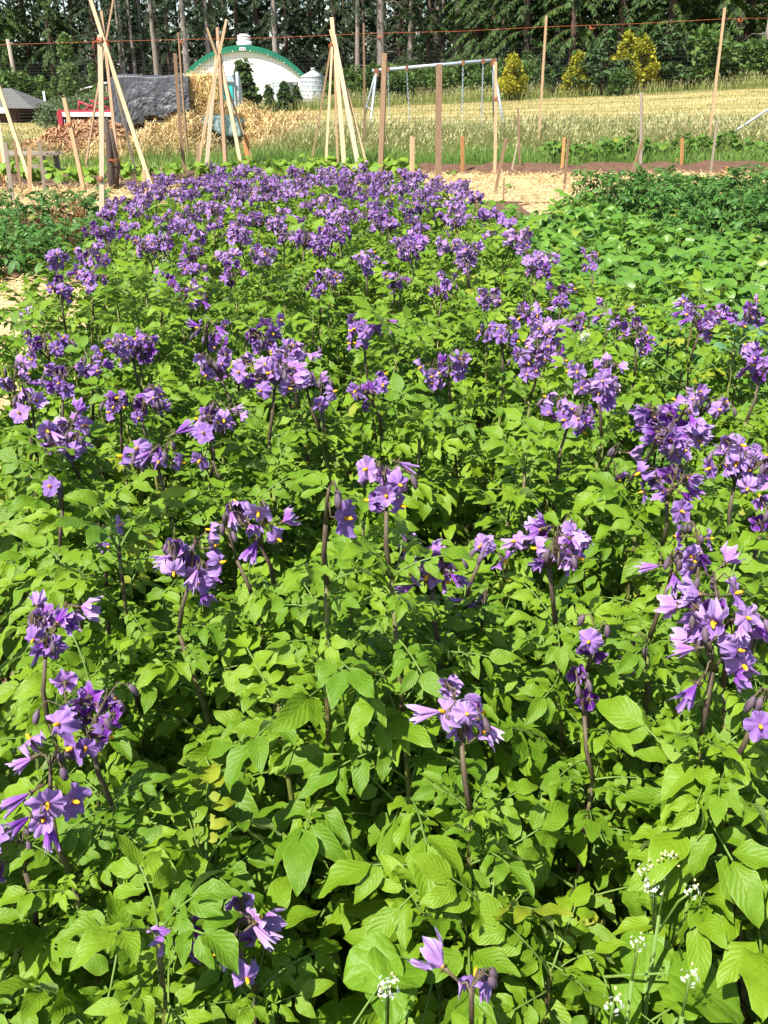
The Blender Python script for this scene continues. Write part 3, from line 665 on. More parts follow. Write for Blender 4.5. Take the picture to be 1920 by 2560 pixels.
# darker potato rows behind the beans and beyond the straw at left
r = random.Random(41); nd_ = 0
for j in range(5):
    for i in range(6):
        by = 9.6 + j * .78 + r.uniform(-.12, .12); bx = 2.75 + .10 * (12.6 - by) + i * .5 + r.uniform(-.08, .08)
        if bx > .45 * by + .4: continue
        o, n = potato_plant(Vector((bx, by, 0)), [], r, 'potato_plant', r.uniform(.46, .62), LEAF_D, LEAF_D, 7, .042, True, .06, .27, 1.45)
        tag(o, 'dark green potato plant without flowers behind the bean bed', 'potato plant', 'dark potato plants behind the beans'); nd_ += 1
for j in range(5):
    for i in range(8):
        by = 8.1 + j * .66 + r.uniform(-.1, .1); bx = -1.95 - .1 * (by - 8) - i * .46 + r.uniform(-.08, .08)
        if bx < -.45 * by - .3: continue
        o, n = potato_plant(Vector((bx, by, 0)), [], r, 'potato_plant', r.uniform(.33, .45), LEAF_D, LEAF_D, 6, .045, True, .06, .25, 1.4)
        tag(o, 'dark green potato plant without flowers in the bed behind the straw at left', 'potato plant', 'dark potato plants in the left bed'); nd_ += 1
print('beans', nb, 'dark potatoes', nd_)

# squash rows behind the straw
def squash_leaf(seed, mats, L=.15):
    r = random.Random(seed); mb = MB(); e = Vector((r.uniform(-.02, .02), .06, .16))
    mb.tube([(0, 0, 0), (0, .02, .09), e], [.005, .004, .004], 4, 1, False)
    leaflet(mb, e - Vector((0, .03, 0)), Vector((0, 1, r.uniform(-.4, .1))), Vector((r.uniform(-.3, .3), r.uniform(-.5, 0), 1)), L, L * .52, R(r.uniform(20, 50)), .25, .16, r, 6, 6, 0, .25, .35)
    return mb.mesh('squash leaf', mats)
M['squash_dark'] = leaf_mat('green squash leaf', (0.05, 0.13, 0.018), (0.12, 0.22, 0.028), (0.12, 0.2, 0.06), nveins=4, slant=1.0, vein=(0.17, 0.27, 0.05), rough=0.55, spec=0.25)
SQD = [squash_leaf(860 + i, [M['squash_dark'], M['greenstem']], .13) for i in range(5)]
SQ = [squash_leaf(850 + i, [M['squash'], M['greenstem']]) for i in range(5)]
r = random.Random(51)
for i in range(17):
    x = -8.0 + i * .42 + r.uniform(-.1, .1)
    tag(leafy_plant('squash_plant', Vector((x, 16.9 + r.uniform(-.35, .35), gh(x, 17))), r.uniform(.26, .40), .33, 20, SQ, r, .8, 1.2, lowz=.3), 'yellow green squash plant in the row under the left bean poles', 'squash plant', 'squash row under the left poles')
for i in range(11):
    x = -2.6 + i * .3 + r.uniform(-.1, .1)
    tag(leafy_plant('squash_plant', Vector((x, 17.6 + r.uniform(-.35, .35), gh(x, 17.6))), r.uniform(.28, .44), .33, 20, SQ, r, .8, 1.2, lowz=.3), 'squash plant showing just behind the far end of the flowering bed', 'squash plant', 'squash row behind the flowering bed')
for i in range(20):
    x = 3.6 + i * .36 + r.uniform(-.1, .1); y = 21.3 + .04 * i + r.uniform(-.4, .4)
    tag(leafy_plant('squash_plant', Vector((x, y, gh(x, y))), r.uniform(.32, .62), .38, 30, SQD, r, .8, 1.25, lowz=.25), 'leafy squash plant in the row between the soil and the tall grass at right', 'squash plant', 'squash row at right')
for i in range(9):
    x = r.uniform(.4, 6.2); y = r.uniform(15.3, 17.8)
    tag(leafy_plant('seedling', Vector((x, y, gh(x, y) + .05)), r.uniform(.12, .2), 0.12, 6, SQD, r, .4, .7, lowz=.3), 'small green seedling coming up through the straw path', 'seedling', 'seedlings in the straw')
# dock gone to rusty seed in the left bed
def dock(base, H, r, label):
    o = empty('dock_plant', base)
    for k in range(r.choice((2, 3, 4))):
        a = r.uniform(0, 6.28); tip = Vector((math.cos(a) * .1, math.sin(a) * .1, H * r.uniform(.75, 1))); mb = MB(); mb.tube([(0, 0, 0), tip * .5, tip], [.005, .004, .002], 4); st = mb.build('stalk', M['rust'], o); mb = MB()
        for _ in range(170):
            t = r.uniform(.32, 1); p = tip * t + Vector((r.gauss(0, .014), r.gauss(0, .014), r.uniform(-.02, .02))); d = Vector((r.uniform(-1, 1), r.uniform(-1, 1), r.uniform(-.5, .8))).normalized() * r.uniform(.008, .016); s_ = d.cross(Vector((.3, .2, 1))).normalized() * .005; b = len(mb.v)
            for v in (p, p + d * .5 - s_, p + d, p + d * .5 + s_): mb.vert(v)
            mb.face((b, b + 1, b + 2, b + 3))
        sd_ = mb.build('seeds', M['rust'], st); sd_['kind'] = 'stuff'
    for k in range(4): put_leaf(o, HERB, Vector((0, 0, .05)), r.uniform(0, 6.28), R(r.uniform(10, 45)), r.uniform(.8, 1.2), r)
    return tag(o, label, 'dock', 'rusty docks in the left bed')
def herb_leaf(seed):
    r = random.Random(seed); mb = MB(); leaflet(mb, (0, .01, .02), (0, 1, .4), (0, -.3, 1), .2, .032, R(60), .2, .12, r, 2, 6, 0, .5, .6); return mb.mesh('dock leaf', [M['herb']])
HERB = [herb_leaf(870 + i) for i in range(3)]
for i, (px, py) in enumerate(((150, 640), (178, 655), (200, 640), (215, 620), (165, 600), (125, 620), (230, 640), (188, 615), (60, 640))):
    b = at_z(px, py, .12); b.z = 0; dock(b, r.uniform(.55, .8), r, 'rusty brown dock in seed beside the tall pale lath')
# buckwheat come up among the potatoes
def heart(seed, L):
    r = random.Random(seed); mb = MB(); e = Vector((0, .05, .035)); mb.tube([(0, 0, 0), e * .6, e], [.0018, .0015, .0012], 4, 1, False)
    leaflet(mb, e, Vector((0, 1, r.uniform(-.2, .1))), Vector((r.uniform(-.2, .2), -.25, 1)), L, L * .5, R(25), .16, .10, r, 8, 14, 0, .32, .62, even=False); return mb.mesh('heart leaf', [M['buck'], M['greenstem']])
HEART = [heart(880 + i, .075) for i in range(4)]
def blossom(seed, n, nb):
    r = random.Random(seed); mb = MB()
    mb.tube([(0, 0, -.03), (0, 0, .012)], [.0015, .001], 4, 2)
    for i in range(n):
        d = Vector((r.gauss(0, 1), r.gauss(0, 1), r.gauss(.4, .8))).normalized(); c = d * r.uniform(.006, .015); q = d.to_track_quat('Z', 'Y').to_matrix(); R0 = r.uniform(.0032, .0048)
        for k in range(5):
            a = k * 1.2566; p = [Vector((0, 0, 0)), Vector((math.cos(a - .5) * R0 * .7, math.sin(a - .5) * R0 * .7, .0012)), Vector((math.cos(a) * R0, math.sin(a) * R0, .001)), Vector((math.cos(a + .5) * R0 * .7, math.sin(a + .5) * R0 * .7, .0012))]
            mb.poly([c + q @ v for v in p], 0)
    for i in range(nb):
        d = Vector((r.gauss(0, 1), r.gauss(0, 1), r.gauss(.8, 1))).normalized(); c = d * r.uniform(.008, .02); mb.tube([c, c + d * .0025, c + d * .005], [.001, .0022, .0006], 5, 1)
    return mb.mesh('buckwheat blossom', [M['white_petal'], M['cream_bud'], M['greenstem']])
BLO = [blossom(890, 14, 4), blossom(891, 20, 3), blossom(892, 5, 16)]
def buckwheat(heads_, leaves_, label, ls=1.0):
    """heads_: world points of blossom heads; leaves_: world points of leaf bases"""
    c = sum(heads_, Vector()) / len(heads_); o = empty('buckwheat_plant', Vector((c.x, c.y, 0))); rr_ = random.Random(int(c.x * 1000)); top = Vector((0, 0, c.z - .05))
    mb = MB(); mb.tube([(0.01, .01, 0), top * .5 + Vector((.01, 0, 0)), top], [.004, .0035, .0025], 5); mb.build('stem', M['greenstem'], o)
    for i, h in enumerate(heads_):
        p = h - o.location; mb = MB(); mb.tube([top - Vector((0, 0, .03)), top.lerp(p, .6), p], .0013, 4); mb.build('stalk', M['greenstem'], o); link('blossom', BLO[i % 3], o, None, Matrix.Translation(p) @ Matrix.Rotation(rr_.uniform(-.4, .4), 4, 'X') @ Matrix.Scale(rr_.uniform(.55, .75), 4))
    for h, az, s_ in leaves_:
        p = h - o.location - Vector((-math.sin(az), math.cos(az), .3)) * .085 * s_ * ls; link('leaf', rr_.choice(HEART), o, None, Matrix.Translation(p) @ Matrix.Rotation(az, 4, 'Z') @ Matrix.Rotation(rr_.uniform(-.3, .1), 4, 'X') @ Matrix.Scale(s_ * ls, 4))
        mb = MB(); mb.tube([top * .75, p], .0013, 4); mb.build('petiole', M['greenstem'], o)
    return tag(o, label, 'buckwheat', 'buckwheat among the potatoes')
K_ = 1920 / 1659
def hz(px, py, d): return at_z(px * K_, py * K_, CAMZ - d)
buckwheat([hz(1395, 1882, .69), hz(1412, 1915, .70), hz(1445, 1865, .68), hz(1495, 1925, .70)], [(hz(1450, 1960, .82), 2.9, .75), (hz(1430, 1950, .82), 1.2, .7)], 'buckwheat with white and cream blossom at the lower right')
buckwheat([hz(1378, 2038, .73)], [(hz(1400, 2050, .82), 2.9, .8), (hz(1370, 2060, .84), .9, .75)], 'small white buckwheat blossom below the larger one at lower right')
buckwheat([hz(840, 2130, .72), hz(833, 2142, .72)], [(hz(805, 2095, .77), 1.9, .78), (hz(858, 2085, .76), -.7, .78), (hz(845, 2145, .78), 3.3, .7)], 'buckwheat with broad heart shaped leaves at the bottom centre')
buckwheat([hz(1490, 2112, .72)], [(hz(1520, 2125, .8), -1.9, 1.1), (hz(1480, 2150, .84), .6, .8)], 'cream budded buckwheat with a broad leaf at the bottom right')
buckwheat([hz(1325, 2170, .76)], [(hz(1335, 2180, .86), 1.2, .7)], 'tiny white buckwheat at the bottom edge right of centre')
buckwheat([hz(1267, 722, .49), hz(1262, 730, .5)], [(hz(1250, 770, .55), 2.5, 1.1)], 'white buckwheat head among the purple flowers right of centre')
buckwheat([hz(1240, 785, .54), hz(1247, 778, .54)], [(hz(1225, 765, .56), 2.0, 1.2)], 'low buckwheat with a bright leaf below the white head right of centre')
buckwheat([hz(358, 566, .53), hz(365, 572, .54), hz(350, 560, .53)], [(hz(345, 590, .6), 2.0, 1)], 'white buckwheat head among purple flowers in the left middle')
buckwheat([hz(563, 350, .55), hz(567, 372, .6), hz(572, 352, .55)], [(hz(560, 385, .68), 2.0, 1)], 'white buckwheat standing up at the far end of the bed')
# blue green brassica at the right edge between potatoes and beans
def brassica_leaf(seed):
    r = random.Random(seed); mb = MB(); mb.tube([(0, 0, 0), (0, .05, .04), (0, .1, .06)], [.006, .005, .004], 5, 1, False)
    leaflet(mb, (0, .09, .05), (0, 1, .35), (0, -.3, 1), .2, .085, R(55), .25, .16, r, 6, 8, 0, .35, .4); return mb.mesh('brassica leaf', [M['brassica'], M['greenstem']])
BRA = [brassica_leaf(895 + i) for i in range(3)]
b = at_z(1650 * K_, 740 * K_, .45); b.z = 0; o = empty('brassica_plant', b); mb = MB(); mb.tube([(0, 0, 0), (0, 0, .3)], [.014, .01], 7); mb.build('stem', M['greenstem'], o)
for k in range(13): put_leaf(o, BRA, Vector((0, 0, .12 + .02 * k)), k * 2.4, R(10 + 3.5 * k), r.uniform(.9, 1.25), r)
tag(o, 'grey green brassica with broad leaves at the right edge', 'brassica')

# ================================================================== POLES, STAKES AND FENCE
def lath(a, b, wa, wb, thick, seed, sink=.06):
    """a sawn lath from a to b, wide across the view, a little bowed"""
    r = random.Random(seed); mb = MB(); a, b = Vector(a), Vector(b); d = (b - a).normalized(); a = a - d * sink
    s = d.cross(Vector((0, 1, 0))).normalized(); n = s.cross(d).normalized()
    if thick is None: thick = wa * .45
    tw = r.uniform(-.5, .5); s, n = s * math.cos(tw) + n * math.sin(tw), n * math.cos(tw) - s * math.sin(tw)
    bow = r.uniform(-.012, .012); rings = []
    for k in range(5):
        t = k / 4; p = a.lerp(b, t) + s * bow * math.sin(t * math.pi) * (b - a).length * .5; w = wa + (wb - wa) * t
        rings.append([mb.vert(p + s * sx * w / 2 + n * sn * thick / 2) for sx, sn in ((-1, -1), (1, -1), (1, 1), (-1, 1))])
    for k in range(4):
        for j in range(4): mb.face((rings[k][j], rings[k][(j + 1) % 4], rings[k + 1][(j + 1) % 4], rings[k + 1][j]))
    mb.face(rings[0][::-1]); mb.face(rings[-1])
    return mb
def twine(p, rad, n, seed, ends=2):
    r = random.Random(seed); mb = MB(); pts = []
    for i in range(n * 10 + 1):
        a = 2 * math.pi * i / 10; pts.append(p + Vector((math.cos(a) * rad, math.sin(a) * rad, (i / 10 - n / 2) * .014 + r.uniform(-.004, .004))))
    mb.tube(pts, .005, 4)
    for k in range(ends):
        a = r.uniform(0, 6.28); q = p + Vector((math.cos(a), math.sin(a), 0)) * rad
        mb.tube([q, q + Vector((math.cos(a) * .04, 0, -.02)), q + Vector((math.cos(a) * .06 + .01, 0, -.08))], .004, 4)
    return mb
def pxw(p): return (Vector(p) - CAMP).length * .99 / F     # metres per photograph pixel at p, near enough
def stake(top, bot, wpx, mtl, label, name='garden_stake', tie=None, lean=0.0, group=None, cat='stake', wtop=None):
    a = on_ground(*bot); b = at(top[0], top[1], a.y + lean); k = pxw(a); seed = int(top[0] * 7 + top[1])
    mb = lath(a, b, wpx * k, (wtop or wpx * .93) * k, None, seed)
    base = Vector((a.x, a.y, gh(a.x, a.y)))
    mb.v = [(x - base.x, y - base.y, z - base.z) for x, y, z in mb.v]
    if tie is None: o = mb.build(name, M[mtl], None, False, base)
    else:
        o = empty(name, base); mb.build('lath', M[mtl], o, False)
        for row in tie:
            f = (row - top[1]) / (bot[1] - top[1]); p = b.lerp(a, f) - base
            twine(p, wpx * k * .6, 3, seed + row).build('twine_tie', M['twine'], o)
    return tag(o, label, cat, group)
stake((250, 87), (253, 646), 11, 'wood_pale', 'tall pale lath with orange ties standing in front of the left bean poles', 'tall_stake', tie=(100, 435))
stake((12, 355), (34, 524), 9, 'wood_grey', 'grey weathered stake leaning beside the poles at the left edge')
stake((35, 351), (59, 506), 6, 'wood_brown', 'thin dark brown stake crossing a tan pole near the left edge')
stake((73, 366), (76, 509), 9, 'wood_tan', 'short upright pinkish tan stake on the left straw path')
stake((98, 356), (114, 503), 7, 'wood_grey', 'thin grey stake with a dark foot left of the leaning brown stake')
stake((160, 244), (214, 498), 9.5, 'wood_tan', 'long brown stake leaning over the wood chip heap', tie=(308,))
stake((219, 455), (218, 500), 6, 'wood_brown', 'short brown stub at the foot of the long leaning stake')
stake((359, 424), (367, 525), 7.5, 'wood_tan', 'stake at the foot of the right pole of the left bean tepee')
stake((496, 359), (492, 441), 7, 'wood_tan', 'short tan stake left of the middle bean tepee')
stake((615, 336), (619, 430), 13, 'wood_orange', 'broad orange tan stake right of the middle bean tepee')
stake((437, 133), (462, 437), 8, 'wood_brown', 'tall brown lath against the fence post left of the middle bean tepee', 'tall_stake')
stake((962, 133), (950, 459), 12.5, 'wood_brown', 'tall grey brown board left of the swing set', 'tall_stake')
stake((1029, 340), (1027, 502), 7.5, 'wood_tan', 'short stake between the two tall brown posts')
stake((1034, 343), (1033, 470), 5, 'wood_tan', 'narrow stake just behind another between the tall posts')
stake((1098, 160), (1096, 493), 14, 'wood_brown', 'thick brown post in front of the middle of the swing set', 'tall_stake')
stake((1156, 340), (1156, 443), 8, 'wood_orange', 'short orange stake in the soil below the swing set')
stake((1239, 154), (1236, 458), 7, 'wood_tan', 'tall thin tan stake at the right end of the swing set', 'tall_stake', tie=(243,))
stake((1266, 345), (1236, 492), 7, 'wood_brown', 'brown stake leaning right at the back edge of the beans')
stake((1295, 270), (1301, 432), 5, 'wood_brown', 'thin dark stake in the soil right of the swing set')
stake((1294, 355), (1277, 437), 3.5, 'wood_pale', 'thin pale cane leaning against a dark stake')
stake((1411, 343), (1403, 437), 7, 'wood_orange', 'short orange stake in the soil right of the first fence post')
stake((1422, 347), (1409, 484), 6, 'wood_brown', 'thin brown stake on the straw path right of the orange stake')
stake((1425, 444), (1422, 496), 4, 'wood_tan', 'short thin peg in the straw beside a brown stake')
stake((1260, 446), (1258, 514), 4, 'wood_brown', 'short thin peg at the back of the bean bed')
stake((1603, 231), (1601, 430), 7, 'wood_grey', 'tall grey stake behind the dark potato plants', 'tall_stake')
stake((1606, 353), (1562, 488), 7, 'wood_brown', 'brown stake leaning steeply at the edge of the dark potatoes')
stake((1706, 345), (1703, 430), 7, 'wood_orange', 'orange stake in the soil behind the dark potatoes')
stake((1693, 395), (1690, 421), 5, 'wood_orange', 'stub of an orange stake in the soil at right')
stake((1818, 415), (1812, 445), 5, 'wood_orange', 'tiny orange stub among the dark potatoes')
stake((1793, 301), (1774, 446), 5, 'wood_grey', 'thin grey stake below the rightmost fence post')
def tepee(apex, Ya, poles, label, tie=True):
    A = at(apex[0], apex[1], Ya); c = sum((on_ground(*p[0]) for p in poles), Vector()) / len(poles)
    base = Vector((A.x, Ya, gh(A.x, Ya))); o = empty('bean_tepee', base)
    for i, (bot, toprow, wpx, mtl, dx) in enumerate(poles):
        a = on_ground(*bot); q = A + Vector((dx * pxw(A), (i - len(poles) / 2) * .028, 0))
        zt = at(apex[0], toprow, Ya).z; b = q + (q - a) * max(0, (zt - q.z) / (q.z - a.z)); k = pxw(A)
        mb = lath(a - base, b - base, wpx * k, wpx * k * .85, None, i * 13 + int(apex[0]))
        mb.build('pole', M[mtl], o, False)
    if tie: twine(A - base + Vector((0, 0, 0)), .055, 5, int(apex[0]), 3).build('twine_tie', M['twine'], o)
    return tag(o, label, 'bean tepee', 'bean pole tepees')
tepee((264, 106), 17.8, [((384, 482), -40, 9, 'wood_new', 0), ((206, 470), -30, 5, 'wood_brown', 3), ((302, 492), 22, 7, 'wood_brown', -2), ((344, 448), 100, 5, 'wood_pale', 1)], 'tall bean pole tepee at left tied with orange twine')
tepee((546, 140), 20.2, [((640, 428), 70, 5, 'wood_new', -3), ((490, 441), 46, 6, 'wood_new', 3), ((565, 441), 67, 9, 'wood_brown', 2), ((515, 436), 103, 8, 'wood_pale', -4), ((608, 441), 150, 8.5, 'wood_new', 2)], 'bean pole tepee in the middle in front of the white barn')
tepee((833, 110), 20.4, [((921, 430), 74, 6, 'wood_new', 2), ((899, 434), 88, 10, 'wood_pale', 5), ((776, 418), 105, 4.5, 'wood_tan', -4), ((813, 438), 125, 5.5, 'wood_tan', -2), ((845, 424), 240, 5, 'wood_tan', 3), ((862, 438), 42, 10, 'wood_tan', 1)], 'bean pole tepee left of the swing set right of the silo')
tepee((-34, 112), 17.6, [((84, 480), 60, 8, 'wood_new', 0), ((21, 470), 50, 8, 'wood_pale', 2), ((13, 468), 90, 7, 'wood_orange', -3)], 'bean pole tepee cut off by the left edge of the picture')
# forked dead trunk under the left tepee
p = on_ground(288, 492); o = empty('dead_stump', p); mb = MB()
mb.tube([(0, 0, -.05), (-.02, 0, .4), (.0, 0, .8), (-.01, 0, 1.15)], [.075, .06, .05, .035], 8); mb.build('trunk', M['wood_dark'], o)
mb = MB(); mb.tube([(.02, .0, .1), (.09, .02, .5), (.07, 0, .75), (.05, 0, 1.0)], [.05, .042, .035, .03], 7); mb.build('limb', M['wood_dark'], o)
twine(Vector((.05, 0, .55)), .09, 2, 3).build('twine_tie', M['twine'], o)
tag(o, 'dark forked dead stump under the left bean tepee', 'stump')
# plastic deer fence: thin posts, dark netting and an orange top string
FY = 23.6
fence = empty('garden_fence', (0, FY, 0)); FB = Vector((0, FY, 0))
for top, bot, wpx in (((446, 81), (470, 395), 4.5), ((909, 58), (912, 385), 4.5), ((1366, 39), (1345, 378), 6), ((1812, 19), (1772, 350), 6)):
    b = at(*top, FY); a = at(*bot, FY); a.z = gh(a.x, FY); k = pxw(a)
    lath(a - FB, b - FB, wpx * k, wpx * k * .8, wpx * k * .8, int(top[0]), .2).build('post', M['wood_brown' if top[0] < 1000 else 'wood_tan'], fence, False)
srow = [(-60, 113), (0, 112), (250, 104), (446, 99), (700, 94), (909, 84), (1150, 78), (1366, 67), (1600, 59), (1812, 47), (1990, 44)]
sp = [at(x, y, FY) - FB for x, y in srow]
mb = MB(); mb.tube(sp, .0042, 4); mb.build('top_string', M['twine'], fence)
for i, (x, y) in enumerate(((450, 101), (945, 88), (1475, 66), (1846, 47))):
    q = at(x, y, FY) - FB; mb = MB(); mb.tube([q, q + Vector((.05, 0, -.06)), q + Vector((.11, -.01, -.02))], .012, 4); mb.tube([q, q + Vector((.02, 0, -.09))], .012, 4); mb.build('flagging_tie', M['twine'], fence)
mb = MB()
def zt(x):
    for a, b in zip(sp, sp[1:]):
        if a.x <= x <= b.x: return a.z + (b.z - a.z) * (x - a.x) / (b.x - a.x) - .12
    return sp[-1].z - .12
x = sp[0].x
while x < sp[-1].x:
    mb.tube([(x, 0, gh(x, FY)), (x, 0, zt(x) - .2)], .0017, 3, 0, False); x += .075
for k in range(30):
    f = k / 30
    pts = [(q, .01 * math.sin(q * 3), gh(q, FY) + (zt(q) - .2 - gh(q, FY)) * f + .012 * math.sin(q * 2.1 + k)) for q in [sp[0].x + (sp[-1].x - sp[0].x) * j / 60 for j in range(61)]]
    mb.tube(pts, .0022, 3, 0, False)
nt_ = mb.build('netting', M['wire'], fence)
tag(fence, 'thin post fence with dark netting and an orange string along the top', 'fence')
# metal pole lying against the fence at right, board on the straw
a = at(1812, 345, 24.5); b = at(2010, 214, 26.0); mb = MB(); mb.tube([a - a, b - a], .028, 10)
tag(mb.build('metal_pole', M['galv'], None, True, a), 'grey metal pole leaning into the tall grass at the right edge', 'pole')
p = on_ground(1480, 491); mb = MB(); mb.box((0, 0, .05), (.34, .09, .03), Matrix.Rotation(R(4), 3, 'Y'))
tag(mb.build('plank', M['wood_grey'], None, False, p), 'short grey plank lying on the straw behind the beans', 'plank')

# swing set
SY = 31.0; L_, R_ = at(931, 177, SY), at(1241, 150, SY); SB = Vector((L_.x, SY, gh(L_.x, SY))); sw = empty('swing_set', SB)
def sp_(p): return Vector(p) - SB
mb = MB(); mb.tube([sp_(L_), sp_(R_)], .05, 12); mb.build('crossbar', M['galv'], sw)
axis = (R_ - L_).normalized()
for e, feet in ((L_ + axis * .12, ((921, 345, 30.0), (897, 324, 32.4))), (R_ - axis * .1, ((1266, 326, 30.2), (1236, 306, 32.2)))):
    for fx, fy, Y in feet:
        q = at(fx, fy, Y); q.z = gh(q.x, q.y) - .1
        mb = MB(); mb.tube([sp_(e), sp_(q)], .036, 10); mb.build('leg', M['galv'], sw)
    mb = MB(); mb.box(sp_(e) + Vector((0, 0, -.06)), (.14, .16, .22)); mb.build('corner_bracket', M['rusty'], sw, False)
    f0, f1 = at(*feet[0]), at(*feet[1]); mb = MB(); mb.tube([sp_(e.lerp(f0, .58)), sp_(e.lerp(f1, .58))], .014, 8); mb.build('brace', M['galv'], sw)
def hanger(px, drow, off):
    f = (px - 931) / 310; top = L_.lerp(R_, f); bot = at(px + off, drow, SY)
    for dy in (-.16, .16):
        a = top + Vector((0, dy * .2, -.06)); b = Vector((bot.x, SY + dy, bot.z)); mb = MB(); n = 26
        for i in range(n):
            q = a.lerp(b, (i + .5) / n); d = (b - a) / n * .62; s = Vector((.016, 0, 0)) if i % 2 else Vector((0, .016, 0))
            mb.tube([sp_(q - d), sp_(q - d * .6 + s), sp_(q + d * .6 + s), sp_(q + d), sp_(q + d * .6 - s), sp_(q - d * .6 - s), sp_(q - d)], .006, 4, 0, False)
        mb.build('chain', M['galv'], sw)
    mb = MB(); mb.box(sp_(top) + Vector((0, 0, 0)), (.08, .12, .15)); mb.build('hanger_clamp', M['rusty'], sw, False)
    return bot
for pa_, pb_ in ((970, 1017), (1158, 1208)):
    ba, bb = hanger(pa_, 326, 4 if pa_ < 1100 else -4), hanger(pb_, 326, 8 if pa_ < 1100 else -5)
    mb = MB(); m_ = sp_((ba + bb) / 2)
    for k in range(9):
        t0 = k / 8; 
    seg = [sp_(ba.lerp(bb, k / 8)) + Vector((0, 0, -.05 * math.sin(k / 8 * math.pi))) for k in range(9)]
    for k in range(8):
        a, b = seg[k], seg[k + 1]; i = len(mb.v)
        for q in (a, b):
            for dy, dz in ((-.16, 0), (.16, 0), (.16, -.025), (-.16, -.025)): mb.vert(q + Vector((0, dy, dz)))
        for f in ((0, 4, 5, 1), (1, 5, 6, 2), (2, 6, 7, 3), (3, 7, 4, 0)): mb.face([i + x for x in f])
    mb.build('seat', M['dark'], sw)
tag(sw, 'galvanised swing set with rusty brackets standing in the tall grass', 'swing set')

# ================================================================== FARMYARD
def mound(name, pts_px, Y, depth, mtl, label, cat, strand=None, nst=0, sl=(.15, .35), wd=.012, seed=1, rough=.08, kids='straw'):
    """a heap whose skyline follows pts_px at distance Y, falling away in front of and behind that line"""
    sky = [at(x, y, Y) for x, y in pts_px]; base = Vector((sky[len(sky) // 2].x, Y, gh(sky[len(sky) // 2].x, Y))); xa, xb = sky[0].x, sky[-1].x
    def top(x):
        for a, b in zip(sky, sky[1:]):
            if a.x <= x <= b.x: return a.z + (b.z - a.z) * smooth(0, 1, (x - a.x) / (b.x - a.x))
        return sky[-1].z
    def z(x, v):
        g = gh(x, Y); h = top(x) - g
        return g - .08 + max(0, h + .08) * (math.cos(min(1, abs(v)) * math.pi) * .5 + .5) ** .75 + rough * noise.noise(Vector((x * 3, v * 4, seed))) + rough * .5 * noise.noise(Vector((x * 9, v * 12, seed)))
    mb = MB(); nx, ny = 40, 20; rows = []
    for j in range(ny + 1):
        v = j / ny * 2 - 1
        rows.append([mb.vert((xa + (xb - xa) * i / nx - base.x, v * depth, z(xa + (xb - xa) * i / nx, v) - base.z)) for i in range(nx + 1)])
    for j in range(ny):
        for i in range(nx): mb.face((rows[j][i], rows[j][i + 1], rows[j + 1][i + 1], rows[j + 1][i]))
    o = empty(name, base); mb.build('heap', M[mtl], o)
    if strand:
        r = random.Random(seed); pts = []
        for _ in range(nst):
            x = r.uniform(xa, xb); v = r.uniform(-1, .25); pts.append((x - base.x, v * depth, z(x, v) - base.z))
        strands(kids, pts, M[strand], sl[0], sl[1], wd, .9, seed, None, None, o)
    return tag(o, label, cat)
mound('wood_chip_heap', [(-40, 402), (20, 392), (90, 352), (150, 322), (205, 306), (250, 302), (290, 318), (330, 350), (360, 392)], 25.2, 2.2, 'chips', 'spread heap of brown wood chips in front of the red implement', 'heap', 'chip', 4200, (.05, .14), .03, 3, .05, 'chips')
mound('straw_patch', [(170, 398), (200, 372), (250, 360), (300, 366), (345, 398)], 23.9, .8, 'straw', 'low spill of yellow straw at the foot of the wood chips', 'straw', 'strawstrand', 900, (.15, .3), .012, 4, .04)
mound('straw_heap', [(322, 402), (345, 352), (385, 328), (410, 338), (440, 312), (480, 300), (515, 330), (540, 372), (556, 405)], 25.0, 1.2, 'straw', 'loose golden straw heap below the grey tarp', 'straw', 'strawstrand', 3200, (.18, .4), .013, 5, .10)
mound('straw_heap', [(560, 352), (585, 288), (620, 275), (660, 292), (700, 300), (730, 318), (780, 352)], 28.5, 1.6, 'straw', 'low straw heap spilling right of the green tarp', 'straw', 'strawstrand', 2600, (.18, .4), .014, 6, .08)
mound('straw_tuft', [(600, 385), (630, 340), (670, 325), (705, 330), (735, 385)], 26.0, .7, 'straw', 'brownish tuft of straw in the grass below the low heap', 'straw', 'strawstrand', 900, (.2, .4), .014, 7, .06)
mound('hay_heap', [(710, 305), (740, 290), (765, 285), (790, 296), (805, 305)], 44, .9, 'chips', 'small brownish hay heap in the field below the silo', 'hay', 'strawstrand', 500, (.2, .4), .02, 8, .05)
mound('hay_heap', [(975, 360), (995, 330), (1020, 325), (1045, 340), (1060, 362)], 28.5, .5, 'chips', 'small brown hay heap below the left swing', 'hay', 'strawstrand', 500, (.15, .3), .015, 9, .05)
